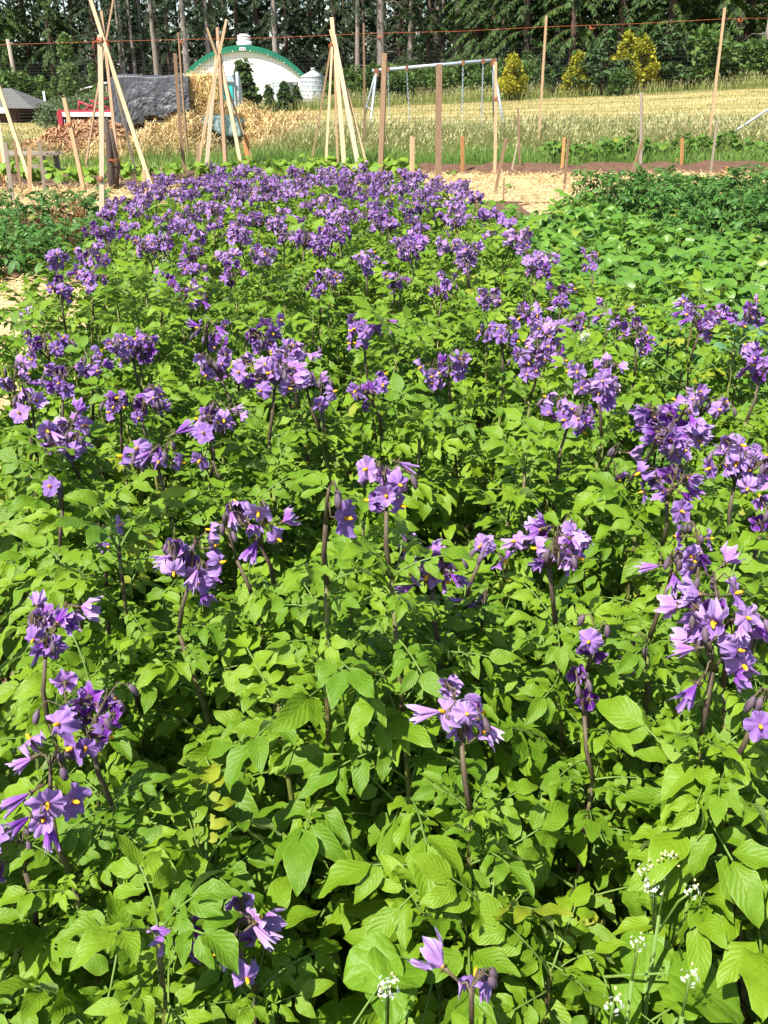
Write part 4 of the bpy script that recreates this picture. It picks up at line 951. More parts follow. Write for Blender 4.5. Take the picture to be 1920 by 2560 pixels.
# wagon with straw bales under a grey tarp
WY = 27.0
def bale(p, sx, sy, sz, seed, label, rz=0.0):
    r = random.Random(seed); o = empty('straw_bale', p, rz); mb = MB(); n = 9
    pts = {}
    def v(x, y, z):
        k = (round(x, 4), round(y, 4), round(z, 4))
        if k not in pts:
            q = Vector((x * sx, y * sy, z * sz)); e = sum(abs(c) > .49 for c in (x, y, z - .5)); sh = 1 - .035 * max(0, e - 1)
            q = Vector((q.x * sh, q.y * sh, (q.z - sz / 2) * sh + sz / 2)); q += Vector((noise.noise(q * 9 + Vector((seed, 0, 0))), noise.noise(q * 9 + Vector((0, seed, 0))), noise.noise(q * 9 + Vector((0, 0, seed))))) * .025
            pts[k] = mb.vert(q)
        return pts[k]
    for ax in range(3):
        for sd_ in (0, 1):
            for i in range(n):
                for j in range(n):
                    c = []
                    for a, b in ((i, j), (i + 1, j), (i + 1, j + 1), (i, j + 1)):
                        u, w_ = a / n - .5, b / n - .5; q = [0, 0, 0]; q[ax] = sd_ - .5; q[(ax + 1) % 3] = u; q[(ax + 2) % 3] = w_
                        c.append(v(q[0], q[1], q[2] + .5))
                    mb.face(c if sd_ else c[::-1])
    mb.build('block', M['straw'], o)
    for k in (-.22, .22):
        b2 = MB(); x = k * sx; a, h = sy / 2 + .012, sz + .012
        b2.tube([(x, -a, -.006), (x, -a, h), (x, a, h), (x, a, -.006), (x, -a, -.006)], .006, 4); b2.build('string', M['twine'], o)
    st = []
    for _ in range(260):
        fc = r.random(); x = r.uniform(-.5, .5) * sx
        st.append((x, -sy / 2 - .01, r.uniform(.05, .95) * sz) if fc < .7 else (x, r.uniform(-.5, .5) * sy, sz))
    strands('straw', st, M['strawstrand'], .08, .26, .012, .9, seed, None, None, o)
    return tag(o, label, 'straw bale', 'straw bales on the wagon')
wl, wr = at(292, 305, WY), at(548, 296, WY); wz = .78; wb = Vector(((wl.x + wr.x) / 2, WY + 1.1, gh((wl.x + wr.x) / 2, WY)))
wag = empty('farm_wagon', wb); ln = wr.x - wl.x
mb = MB()
for k in range(9): 
    mb = MB(); mb.box((0, -1.05 + k * .262, wz - wb.z - .04), (ln, .25, .06)); mb.build('deck_board', M['wood_grey'], wag, False)
for sx_ in (-.32, .32):
    mb = MB(); mb.box((sx_ * ln, 0, wz - wb.z - .13), (.1, 2.1, .11)); mb.build('cross_beam', M['rusty'], wag, False)
    for sy_ in (-.85, .85):
        mb = MB(); c = Vector((sx_ * ln, sy_, .30)); mb.tube([c + Vector((0, -.1, 0)), c + Vector((0, -.08, 0)), c + Vector((0, .08, 0)), c + Vector((0, .1, 0))], [.24, .30, .30, .24], 20); mb.build('wheel', M['dark'], wag)
tag(wag, 'low flat farm wagon under the tarp and bales', 'wagon')
bl = at(283, 300, WY).x; bw = .88
xs_b = [bl + .08 + bw * (k + .5) for k in range(3)]
for lay in range(2):
    for k, x in enumerate(xs_b):
        bale(Vector((x, WY + .5, wz + lay * .46)), bw - .02, .9, .45, 10 + lay * 5 + k, 'straw bale hidden under the grey tarp on the wagon')
xr0 = at(463, 300, WY).x
tz = at(500, 186, WY).z
bale(Vector((xr0 + .46, WY + .28, wz)), .44, .5, .44, 31, 'narrow straw bale on end right of the tarp, in the lower row')
bale(Vector((xr0 + .93, WY + .28, wz)), .46, .5, .40, 32, 'golden straw bale at the right end of the lower row on the wagon')
bale(Vector((xr0 + .50, WY + .30, wz + .46)), .92, .55, tz - wz - .46, 33, 'large pale straw bale on top beside the grey tarp')
# the tarp: runs over the bales and hangs down in front with a ragged hem
tl, tr = at(276, 190, WY).x, at(472, 190, WY).x; ztop = at(370, 186, WY).z
hem = [(276, 372), (292, 378), (312, 372), (318, 318), (335, 308), (348, 312), (355, 292), (380, 288), (400, 296), (418, 288), (430, 277), (445, 276), (452, 288), (474, 288)]
def hemz(x):
    px = 276 + (x - tl) / (tr - tl) * 196
    for a, b in zip(hem, hem[1:]):
        if a[0] <= px <= b[0]: return at(px, a[1] + (b[1] - a[1]) * (px - a[0]) / (b[0] - a[0]), WY - .1).z
    return at(px, hem[-1][1], WY - .1).z
mb = MB(); nx, nb_, nf = 110, 10, 40; rows = []
def fold(x, v): return .05 * noise.noise(Vector((x * 2.3, v * .8, 3))) + .05 * abs(noise.noise(Vector((x * 5, v * 1.4, 9)))) + .04 * abs(noise.noise(Vector((x * 11 + v * 2, v * 4, 1)))) + .02 * noise.noise(Vector((x * 22, v * 9, 4)))
for i in range(nx + 1):
    x = tl + (tr - tl) * i / nx; rowv = []; hz = hemz(x); sag = .018 * math.sin(i / nx * 9) + (-.05 * (1 - smooth(0, .05, i / nx)))
    for j in range(nb_): rowv.append(mb.vert((x, WY + 1.15 - j * 1.15 / nb_, ztop + sag + .03 * noise.noise(Vector((x * 2, j, 5))) - (.02 if j < nb_ - 1 else .05))))
    for j in range(nf + 1):
        v = j / nf; rowv.append(mb.vert((x, WY - .10 - .12 * v - fold(x, v * 3) * (.4 + v) , ztop + sag - .05 - (ztop + sag - .05 - hz) * (v ** .95))))
    rows.append(rowv)
for i in range(nx):
    for j in range(len(rows[0]) - 1): mb.face((rows[i][j], rows[i + 1][j], rows[i + 1][j + 1], rows[i][j + 1]))
lft = []                                                     # the end of the sheet falls over the left side of the stack
o = mb.build('grey_tarp', M['tarp']); md = o.modifiers.new('thickness', 'SOLIDIFY'); md.thickness = .008
tag(o, 'torn grey woven tarp draped over the straw stack', 'tarp')
# green tarp over a low load
g0, g1 = at(508, 290, 26.2), at(604, 340, 26.2); gb = Vector(((g0.x + g1.x) / 2, 26.6, gh(0, 26.2)))
mb = MB(); rows = []; hx = (g1.x - g0.x) / 2
for j in range(15):
    v = j / 14; row = []
    for i in range(25):
        u = i / 24 * 2 - 1; zt_ = at(556 + 48 * u, 288 + 14 * max(0, u) + 4 * abs(u), 26.2).z; zb_ = at(556 + 48 * u, 312 + 30 * smooth(-1, .2, u), 26.2).z
        if v < .4: y, z = .7 - v / .4 * 1.0, zt_ - gb.z - .03 * noise.noise(Vector((u * 3, v * 9, 2)))
        else: k = (v - .4) / .6; y, z = -.3 - .22 * k + .09 * noise.noise(Vector((u * 4, k * 2, 7))), (zt_ + (zb_ - zt_) * k) - gb.z
        row.append(mb.vert((u * hx * (1 + .04 * v), y, z)))
    rows.append(row)
for j in range(14):
    for i in range(24): mb.face((rows[j][i], rows[j][i + 1], rows[j + 1][i + 1], rows[j + 1][i]))
o = mb.build('green_tarp', M['tarp_green'], None, True, gb); md = o.modifiers.new('thickness', 'SOLIDIFY'); md.thickness = .008
tag(o, 'dull green tarp pulled over a low load right of the straw stack', 'tarp')
mb = MB(); mb.box((0, .1, .32), (hx * 1.75, .7, .46)); ob = mb.build('load', M['dark'], None, False, gb); ob.name = 'covered_crate'
tag(ob, 'dark crate showing below the green tarp', 'crate')
# red implement behind the chip heap
q0, q1 = at(150, 280, 29), at(292, 278, 29); zb0 = at(150, 326, 29).z; rb = Vector(((q0.x + q1.x) / 2, 29, gh(q0.x, 29))); imp = empty('red_implement', rb); hw = (q1.x - q0.x) / 2; hz0, hz1 = zb0 - rb.z, q0.z - rb.z
mb = MB(); mb.box((0, .5, (hz0 + hz1) / 2), (hw * 2 - .1, .9, hz1 - hz0 - .1)); mb.build('drum_box', M['dark'], imp, False)
mb = MB(); mb.box((0, -.02, hz1 - .06), (hw * 2 - .1, .12, .12)); mb.build('white_top_panel', M['white'], imp, False)
for x in (-hw, hw): mb = MB(); mb.box((x, 0, (hz0 + hz1) / 2), (.14, .2, hz1 - hz0)); mb.build('end_plate', M['red'], imp, False)
mb = MB(); mb.box((0, .0, hz0), (hw * 2, .22, .10)); mb.build('bottom_beam', M['red'], imp, False)
mb = MB(); mb.box((0, .1, hz1 + .03), (hw * 2 + .1, .3, .05)); mb.build('top_beam', M['red'], imp, False)
for k in range(24):
    mb = MB(); x = -hw + .12 + k * (hw * 2 - .24) / 23; mb.tube([(x, -.07, hz0 + .06), (x, -.07, hz1 - .2)], .012, 5); mb.build('tine', M['grey'], imp)
for a, b in (((-.3, .3, hz1), (.5, .4, hz1 + .38)), ((.0, .3, hz1 + .3), (.75, .3, hz1)), ((-.35, .3, hz1 + .28), (.3, .3, hz1 + .02)), ((-.35, .3, hz1), (-.32, .3, hz1 + .3))):
    mb = MB(); mb.tube([a, b], .03, 6); mb.build('frame_bar', M['red'], imp)
tag(imp, 'red farm implement with white top panel behind the wood chips', 'implement')
# grey pallet table at left
p = on_ground(62, 428); pal = empty('pallet_bench', p)
for k in range(6): mb = MB(); mb.box((0, -.45 + k * .18, .34), (1.35, .13, .03), Matrix.Rotation(R(2 * (k % 3 - 1)), 3, 'Y')); mb.build('slat', M['wood_grey'], pal, False)
for x in (-.55, .55):
    for y_ in (-.42, .42): mb = MB(); mb.box((x, y_, .14), (.09, .09, .36)); mb.build('leg', M['wood_grey'], pal, False)
mb = MB(); mb.box((0, -.46, .12), (1.2, .03, .08)); mb.build('rail', M['wood_grey'], pal, False)
tag(pal, 'low weathered slatted bench in the grass before the wood chips', 'bench')
# truck cab behind the bales
cb = at(563, 235, 33.0); tz0 = gh(cb.x, 33); tk = empty('farm_truck', Vector((cb.x, 33, tz0))); k_ = pxw(cb)
W2 = 23 * k_; zt_ = at(568, 188, 33).z - tz0; zw1 = at(568, 214, 33).z - tz0; zw0 = at(568, 248, 33).z - tz0
mb = MB()
prof = [(-W2, .35), (-W2 * 1.0, zw0 - .02), (-W2 * .95, zw1 + .1), (-W2 * .8, zt_), (W2 * .8, zt_), (W2 * .95, zw1 + .1), (W2, zw0 - .02), (W2, .35)]
f0 = [mb.vert((x, 0, z)) for x, z in prof]; f1 = [mb.vert((x, 1.7, z)) for x, z in prof]
mb.face(f0); mb.face(f1[::-1])
for i in range(8): mb.face((f0[i], f1[i], f1[(i + 1) % 8], f0[(i + 1) % 8]))
mb.build('cab', M['cab'], tk, False)
for x in (-W2 * .42, W2 * .42):
    mb = MB(); mb.box((x, -.02, (zw0 + zw1) / 2), (W2 * .72, .05, zw1 - zw0)); mb.build('window', M['teal'], tk, False)
mb = MB(); mb.box((0, -.04, zw1 + .12), (W2 * 2.1, .08, .04)); mb.build('visor_bar', M['grey'], tk, False)
mb = MB(); mb.box((-W2 * .5, -.18, zt_ - .16), (.24, .06, .3)); mb.build('mirror', M['dark'], tk, False)
for x in (-W2 * .8, W2 * .8):
    mb = MB(); mb.tube([(x, .2, .3), (x + .001, .2, .3)], .3, 16); mb = MB(); mb.tube([(x - .1, .5, .32), (x + .1, .5, .32)], .32, 18); mb.build('wheel', M['dark'], tk)
mb = MB(); mb.tube([(W2 + .08, .1, .5), (W2 + .08, .1, zt_ + .1)], .05, 8); mb.build('exhaust_pipe', M['galv'], tk)
tag(tk, 'pale truck cab with teal windows behind the straw bales', 'truck')
# shed at the left edge
s0 = at(0, 262, 46); sb_ = Vector((s0.x - 1.3, 46, gh(s0.x, 46))); sh = empty('garden_shed', sb_)
ze = at(40, 268, 46).z - sb_.z; zr = at(0, 230, 46).z - sb_.z + .15; xe = at(50, 268, 46).x - sb_.x
for i in range(12):
    x = -2.2 + i * (xe + 2.0) / 12; mb = MB(); mb.box((x + .15, 0, ze / 2), ((xe + 2.0) / 12 - .015, .06, ze)); mb.build('wall_board', M['cedar'], sh, False)
mb = MB(); mb.box(((xe - 2.3) / 2, 1.6, ze / 2), (xe + 2.1, 3.0, ze - .05)); mb.build('wall', M['cedar'], sh, False)
mb = MB(); rx = xe + .75; mb.poly([(-3, -.4, ze), (rx, -.4, ze - .05), (rx - 1.6, 1.6, zr), (-3, 1.6, zr)]); mb.poly([(-3, 3.4, ze), (rx, 3.4, ze - .05), (rx - 1.6, 1.6, zr), (-3, 1.6, zr)][::-1]); mb.poly([(rx, -.4, ze - .05), (rx, 3.4, ze - .05), (rx - 1.6, 1.6, zr)])
mb.poly([(-3, -.4, ze - .002), (rx, -.4, ze - .052), (rx, 3.4, ze - .052), (-3, 3.4, ze - .002)][::-1])
mb.build('roof', M['shingle'], sh, False)
mb = MB(); mb.box(((xe - 2.6) / 2, -.43, ze - .12), (xe + 1.6, .04, .24)); mb.build('fascia', M['white'], sh, False)
tag(sh, 'small dark shed with grey roof and white fascia at the left edge', 'shed')
# arched barn
BY = 92.0; bp = at(607, 113, BY); bb0 = Vector((bp.x, BY, gh(bp.x, BY))); barn = empty('arched_barn', bb0, -math.atan2(bp.x, BY))
hwid = (at(760, 190, BY).x - at(455, 180, BY).x) / 2; ztop = bp.z - bb0.z; zs = at(757, 190, BY).z - bb0.z
def arch(hw, zt, zs, n=36):
    rise = zt - zs; Rr = (hw * hw + rise * rise) / (2 * rise); cz = zt - Rr; a = math.asin(hw / Rr)
    return [(Rr * math.sin(-a + 2 * a * i / n), cz + Rr * math.cos(-a + 2 * a * i / n)) for i in range(n + 1)]
A0 = arch(hwid, ztop, zs); A1 = arch(hwid - .40, ztop - .50, zs - .10)
mb = MB(); pts = [(-(hwid - .25), -.5)] + [(x, z) for x, z in arch(hwid - .25, ztop - .3, zs - .05)] + [(hwid - .25, -.5)]
f = [mb.vert((x, .0, z)) for x, z in pts]; g = [mb.vert((x, .3, z)) for x, z in pts]; mb.face(f[::-1]); mb.face(g)
for i in range(len(f) - 1): mb.face((f[i], f[i + 1], g[i + 1], g[i]))
mb.build('end_wall', M['white'], barn, False)
tr_ = None
mb = MB(); a = [mb.vert((x, -.25, z)) for x, z in A0]; b = [mb.vert((x, -.25, z)) for x, z in A1]; c_ = [mb.vert((x, .0, z)) for x, z in A1]
for i in range(len(a) - 1): mb.face((a[i], b[i], b[i + 1], a[i + 1])); mb.face((b[i], c_[i], c_[i + 1], b[i + 1]))
arc = mb.build('green_arch', M['green_paint'], barn, False)
mb = MB(); a = [mb.vert((x, -.24, z + .02)) for x, z in A0]; d_ = [mb.vert((x, 18, z + .02)) for x, z in A0]
for i in range(len(a) - 1): mb.face((a[i], a[i + 1], d_[i + 1], d_[i]))
mb.build('roof', M['roof_metal'], barn)
for i in range(2, 36, 1):                                     # bolts along the inner edge of the green band
    x, z = A1[i]; mb = MB(); mb.box((x, -.27, z + .07), (.10, .04, .07)); mb.build('bolt_cover', M['white' if i % 5 == 0 else 'grey'], arc, False)
for sx_ in (-1, 1):
    mb = MB(); mb.box((sx_ * (hwid - .12), 9, zs / 2 - .25), (.24, 18, zs + .4)); mb.build('side_wall', M['white'], barn, False)
vz = ztop; kk = pxw(bp)
vent = empty('roof_vent', (0, 0, 0)); vent.parent = barn
for (wp, dz0, dz1) in ((34, -.1, .35), (28, .35, .46), (30, .46, .62), (18, .62, .7), (30, .7, .82), (20, .82, .92)):
    mb = MB(); mb.tube([(.15, .9, vz + dz0), (.15, .9, vz + dz1)], wp * kk / 2, 14); mb.build('vent_tier', M['white'], vent)
mb = MB(); mb.box((-.05, -.28, ztop - .30), (.52, .04, .24)); pl = mb.build('number_plate', M['white'], barn, False)
for k in range(3): mb = MB(); mb.box((-.2 + k * .15, -.305, ztop - .30), (.08, .02, .13)); mb.build('digit', M['dark'], pl, False)
mb = MB(); mb.box((0.0, -.02, ztop - 1.45), (1.7, .06, .06)); mb.build('door_track', M['grey'], barn, False)
dx = at(737, 209, BY).x - bb0.x; dz = at(737, 209, BY).z - bb0.z
mb = MB(); mb.box((dx, -.02, dz), (.5, .05, .30)); fr = mb.build('small_window', M['dark'], barn, False); mb = MB(); mb.box((dx, -.04, dz), (.38, .05, .2)); mb.build('pane', M['grey'], fr, False)
tag(barn, 'white arched barn with green rim and rooftop vent', 'barn')
# steel grain bins
def grain_bin(cx, rowtop, roweave, rowbot, wpx, Y, label, cone=True):
    e = at(cx, roweave, Y); g = gh(e.x, Y); o = empty('grain_bin', Vector((e.x, Y, g))); rr = wpx / 2 * pxw(e); ze = e.z - g; nring = 5
    for k in range(nring):
        z0, z1 = .35 + (ze - .35) * k / nring, .35 + (ze - .35) * (k + 1) / nring; mb = MB(); pts = []; rad = []
        n = 8
        for i in range(n + 1): pts.append((0, 0, z0 + (z1 - z0) * i / n)); rad.append(rr + (.012 if i % 2 else 0) + (.02 if i in (0, n) else 0))
        mb.tube(pts, rad, 32, 0, False); ring = mb.build('wall_ring', M['galv'], o)
        for j in range(16):
            a = 2 * math.pi * (j + .5 * (k % 2)) / 16; mb = MB(); mb.box((math.cos(a) * (rr + .02), math.sin(a) * (rr + .02), z1 - .03), (.16, .03, .05), Matrix.Rotation(a + math.pi / 2, 3, 'Z')); mb.build('seam_plate', M['grey'], ring, False)
    mb = MB(); mb.tube([(0, 0, -.1), (0, 0, .36)], rr * .98, 32); mb.build('base', M['grey'], o)
    zt = at(cx, rowtop, Y).z - g
    if cone:
        mb = MB(); mb.tube([(0, 0, ze - .02), (0, 0, zt - .1), (0, 0, zt)], [rr * 1.05, rr * .16, rr * .13], 32); rf = mb.build('roof', M['white'], o)
        mb = MB(); mb.tube([(0, 0, zt - .02), (0, 0, zt + .14)], rr * .17, 14); mb.build('cap', M['grey'], rf)
    else:
        mb = MB(); mb.tube([(0, 0, ze - .02), (0, 0, ze + .04)], rr * .99, 32); mb.build('lid', M['galv'], o)
        mb = MB(); mb.tube([(.35 * math.cos(R(a)), 0, ze + .04 + .42 * math.sin(R(a))) for a in range(0, 181, 20)], .035, 6); mb.build('hoop', M['grey'], o)
    mb = MB(); mb.box((.05, -rr - .06, ze * .28), (.14, .1, ze * .5)); mb.build('unload_chute', M['grey'], o, False)
    return tag(o, label, 'grain bin', 'grain bins')
grain_bin(783, 174, 192, 262, 60, 84, 'grey steel grain bin with white cone roof right of the barn')
grain_bin(706, 195, 206, 262, 48, 86, 'flat topped grey grain bin in front of the barn behind saplings', False)
# utility pole and white roof edge at left
p = at(33, 190, 70); p.z = gh(p.x, 70); tz = at(30, 98, 70).z - p.z; o = empty('utility_pole', p); mb = MB(); mb.tube([(0.2, 0, -.2), (0, 0, tz)], [.16, .12], 10); mb.build('post', M['wood_grey'], o)
for k in (0, 1): mb = MB(); mb.box((.02 * k, -.14, tz * .35 + .25 * k), (.2, .06, .1)); mb.build('plate', M['grey'], o, False)
tag(o, 'weathered utility pole rising from the shrubs at left', 'pole')
p = at(222, 218, 60); g = gh(p.x, 60); o = empty('low_greenhouse', Vector((p.x, 60, g))); zt_ = p.z - g
mb = MB(); mb.poly([(-1.1, 0, zt_ - .22), (1.1, 0, zt_ + .3), (1.1, 1.4, zt_ + .3), (-1.1, 1.4, zt_ - .22)]); mb.poly([(-1.1, 0, zt_ - .30), (1.1, 0, zt_ + .22), (1.1, 0, zt_ + .3), (-1.1, 0, zt_ - .22)]); mb.build('roof', M['white'], o, False)
for x in (-1, 1):
    for y_ in (.1, 1.3): mb = MB(); mb.tube([(x, y_, 0), (x, y_, zt_ - .3 + .26 * (x + 1))], .05, 6); mb.build('post', M['wood_grey'], o)
tag(o, 'low shelter with a tilted white roof among the shrubs at left', 'shelter')
p = at(111, 244, 50); p.z = gh(p.x, 50); mb = MB(); mb.box((0, 0, (at(111, 228, 50).z - p.z) / 2), (.1, .05, at(111, 228, 50).z - p.z)); tag(mb.build('marker_post', M['white'], None, False, p), 'thin white marker post among brambles at left', 'post')

# ================================================================== TREES AND SHRUBS
def conifer(seed, H, r0, cb, bl, dens, lean=0.0, droop=.55, barkm='bark_grey', needle='fir', low_dead=0, big=1.0, wide=.17):
    """trunk and crown meshes; boughs from cb up, with sprays hanging along them"""
    r = random.Random(seed); tb = MB(); N = 10
    tp = [Vector((lean * (k / N) * H + r.uniform(-.05, .05), r.uniform(-.05, .05), H * k / N - .3)) for k in range(N + 1)]
    tb.tube(tp, [r0 * (1 - .93 * k / N) for k in range(N + 1)], 9)
    def T(z):
        f = max(0, min(.999, (z + .3) / H)) * N; k = int(f); return tp[k].lerp(tp[k + 1], f - k)
    for _ in range(low_dead):
        z = r.uniform(1, cb + 1.5); a = r.uniform(0, 6.28); l = r.uniform(.6, 2.2); p = T(z)
        tb.tube([p, p + Vector((math.cos(a) * l * .6, math.sin(a) * l * .6, .05)), p + Vector((math.cos(a) * l, math.sin(a) * l, -.25 * l))], [.03, .02, .008], 4)
    cr = MB(); z = cb; 
    while z < H - .3:
        u = (z - cb) / (H - cb); L = bl * max(.06, (1 - u) ** .85) * r.uniform(.7, 1.15); a = r.uniform(0, 6.28); p = T(z)
        hi = z > 11; e0 = r.uniform(-.1, .25); n = max(3, int(L / (.5 if hi else .17) * dens))
        ax = Vector((math.cos(a), math.sin(a), 0)); pts = []
        for k in range(5):
            q = k / 4; pts.append(p + ax * L * q + Vector((0, 0, L * (e0 * q - droop * q * q))))
        cr.tube(pts, [.04 * L / 3, .03 * L / 3, .02, .012, .006], 3, 1, False)
        for k in range(n):
            q = (.12 + .88 * (k + r.random()) / n); i = min(3, int(q * 4)); c = pts[i].lerp(pts[i + 1], q * 4 - i); d0 = (pts[i + 1] - pts[i]).normalized()
            for sg in (-1, 1):
                sd = Vector((-ax.y, ax.x, 0)) * sg; l = (.30 + .75 * (1 - abs(q - .45))) * r.uniform(.5, 1.1) * (.5 + L / 8) * big * (1.5 if hi else .68)
                dv = (d0 * r.uniform(.3, 1.0) + sd * r.uniform(.5, 1) + Vector((0, 0, r.uniform(-.75, .08)))).normalized()
                nrm = (Vector((r.uniform(-.6, .6), r.uniform(-.6, .6), 1))).normalized(); w = dv.cross(nrm).normalized() * l * wide * r.uniform(.6, 1.2)
                mid = c + dv * l * .5; tip = c + dv * l + Vector((0, 0, -.22 * l))
                b = len(cr.v)
                for v in (c, mid - w, tip, mid + w): cr.vert(v)
                cr.face((b, b + 1, b + 2, b + 3))
                if not hi:
                    for s2 in (-1, 1):
                        c2 = c + dv * l * r.uniform(.2, .6); d2 = (dv * .7 + w.normalized() * s2 * .8 + Vector((0, 0, r.uniform(-.5, 0)))).normalized(); l2 = l * r.uniform(.35, .6); w2 = d2.cross(nrm).normalized() * l2 * wide; b = len(cr.v)
                        for v in (c2, c2 + d2 * l2 * .5 - w2, c2 + d2 * l2, c2 + d2 * l2 * .5 + w2): cr.vert(v)
                        cr.face((b, b + 1, b + 2, b + 3))
        z += r.uniform(.10, .26) / dens * (2.3 if hi else 1) * (1.0 + .5 * (1 - u))
    return tb.mesh('trunk', M[barkm]), cr.mesh('crown', [M[needle], M['bark_brown']], False)
def bush(seed, W, H, n, leaf, needle, bot=.0, pointy=.0, stems=3, barkm='bark_brown', flatten=1.0, nl=9, ls=1.0):
    """trunk and crown: leaf clumps spread through lobes so the outline is uneven"""
    r = random.Random(seed); tb = MB(); lobes = []
    for k in range(nl):
        q = r.random(); z = H * (bot + (1 - bot) * (.18 + .72 * q)); lim = W * (1 - pointy * q) * .62; a = r.uniform(0, 6.28); d = lim * math.sqrt(r.random())
        lobes.append((Vector((math.cos(a) * d, math.sin(a) * d, z)), r.uniform(.28, .46) * W * (1 - .55 * pointy * q) * ls))
    for k in range(stems):
        l = lobes[k][0]; tb.tube([(r.uniform(-.1, .1) * W, r.uniform(-.1, .1) * W, -.1), l * .5 + Vector((.05, 0, 0)), l], [.04 * W, .03 * W, .01 * W], 5)
    tb.tube([(0, 0, -.1), (0, 0, H * .5), (0, 0, H * .92)], [.05 * W, .03 * W, .008 * W], 6)
    if pointy > .3: lobes.append((Vector((0, 0, H * .86)), W * .2)); lobes.append((Vector((0, 0, H * .95)), W * .1))
    cr = MB()
    for _ in range(n):
        c, s = r.choice(lobes); d = Vector((r.gauss(0, 1), r.gauss(0, 1), r.gauss(0, 1))).normalized() * s * (r.random() ** .4); p = c + d
        if p.z < .02: p.z = r.uniform(.02, .2)
        dv = (d.normalized() * .6 + Vector((r.uniform(-.7, .7), r.uniform(-.7, .7), r.uniform(-.7, .6)))).normalized(); up = Vector((r.uniform(-1, 1), r.uniform(-1, 1), 1)); w = dv.cross(up).normalized()
        l = leaf * r.uniform(.6, 1.3); w *= l * .33 * flatten; b = len(cr.v)
        for v in (p, p + dv * l * .5 - w, p + dv * l, p + dv * l * .5 + w): cr.vert(v)
        cr.face((b, b + 1, b + 2, b + 3))
    return tb.mesh('trunk', M[barkm]), cr.mesh('crown', M[needle], False)
def plant_tree(name, meshes, px, row, Y, s, rz, label, cat, group, sz=None):
    p = at(px, row, Y); p.z = gh(p.x, p.y) - .05
    o = empty(name, p, rz); o.scale = (s, s, sz or s)
    link('trunk', meshes[0], o); link('crown', meshes[1], o)
    return tag(o, label, cat, group)
FULL = [conifer(i, 21, .32, .8, 4.2, 1.25, 0, .5, 'bark_brown', 'fir_bright', 0, 1.05) for i in (1, 2, 3)]
MID = [conifer(i, 23, .30, 1.6, 3.9, 1.15, 0, .55, 'bark_brown', 'fir', 4) for i in (4, 5)]
BARE = [conifer(i, 24, .33, 6.0, 3.2, .7, .006, .5, 'bark_grey', 'fir', 16) for i in (6, 7)]
BACK = [conifer(i, 22, .3, 1.2, 4.0, .75, 0, .5, 'bark_brown', 'fir', 6, 1.25, .26) for i in (8, 9)]
DEADT = conifer(15, 12, .2, 3.0, 2.4, .35, 0, .4, 'dead', 'fir_blue', 40, .6)
r = random.Random(61)
# front rows, each where the photograph shows its trunk: (px, kind, Y)
for i, (px, k, Y) in enumerate([(20, 'F', 99), (85, 'F', 103), (140, 'F', 101), (200, 'M', 104), (250, 'M', 100), (-40, 'F', 97)]):
    plant_tree('fir_tree', (FULL if k == 'F' else MID)[i % 2], px, 215, Y, r.uniform(.9, 1.1), r.uniform(0, 6), 'dark fir with low boughs in the wood at left', 'fir tree', 'firs at the left of the wood')
for i, (px, Y, s) in enumerate([(309, 104, .7), (318, 109, .6), (341, 105, .75), (365, 106, .65), (395, 102, .95), (404, 106, .7), (470, 101, 1.05), (526, 103, .9), (693, 104, 1.15)]):
    plant_tree('fir_tree', BARE[i % 2], px, 215, Y, s, r.uniform(0, 6), {395: 'tall pale fir trunk standing just left of the barn arch', 470: 'thick pale fir trunk rising behind the left shoulder of the barn', 526: 'pale fir trunk rising behind the barn left of its roof vent', 693: 'thick fir trunk rising behind the right shoulder of the barn'}.get(px, 'thin fir with a pale bare lower trunk in the dark wood behind the barn'), 'fir tree', 'bare trunked firs behind the barn')
for i, (px, Y, s) in enumerate([(895, 96, .9), (952, 84, 1.2), (1026, 90, 1.0), (1092, 92, 1.25), (1102, 95, 1.1), (1140, 93, 1.2), (1150, 95, 1.1)]):
    plant_tree('fir_tree', BARE[i % 2], px, 225, Y, s, r.uniform(0, 6), {895: 'fir trunk left of the swing set between tepee and tall board', 952: 'thick leaning fir trunk behind the left legs of the swing set', 1026: 'fir trunk behind the left swing', 1092: 'left fir trunk of the pair behind the thick brown post', 1102: 'right fir trunk of the pair behind the thick brown post', 1140: 'left fir trunk of the second pair behind the swing set', 1150: 'right fir trunk of the second pair behind the swing set'}[px], 'fir tree', 'firs behind the swing set')
for i, (px, Y, s, k) in enumerate([(840, 100, .9, 1), (1000, 93, .85, 1), (1070, 90, .8, 0), (900, 104, 1, 1), (780, 108, 1, 1), (600, 108, .95, 1), (430, 106, .9, 1), (650, 109, .95, 1), (540, 108, .95, 1), (340, 113, 1, 1), (720, 106, .9, 1)]):
    plant_tree('fir_tree', (FULL if k == 0 else MID)[i % 2], px, 225, Y, s, r.uniform(0, 6), 'dark fir filling the wood between bare trunks', 'fir tree', 'firs between the bare trunks')
for i, (px, Y, s) in enumerate([(1190, 84, 1.0), (1255, 80, .95), (1310, 78, 1.05), (1365, 80, 1.0), (1425, 76, 1.0), (1480, 78, 1.05), (1540, 75, 1.0), (1600, 77, 1.05), (1660, 74, 1.0), (1725, 76, 1.05), (1790, 74, 1.0), (1850, 78, 1.0), (1960, 76, 1.05), (1230, 88, 1), (1400, 86, 1.1), (1570, 85, 1.1), (1700, 84, 1.1), (1830, 85, 1.1), (1920, 88, 1)]):
    plant_tree('fir_tree', FULL[i % 3], px, 205, Y, s, r.uniform(0, 6), 'bright green fir with boughs to the ground at the right of the wood', 'fir tree', 'full firs at the right of the wood')
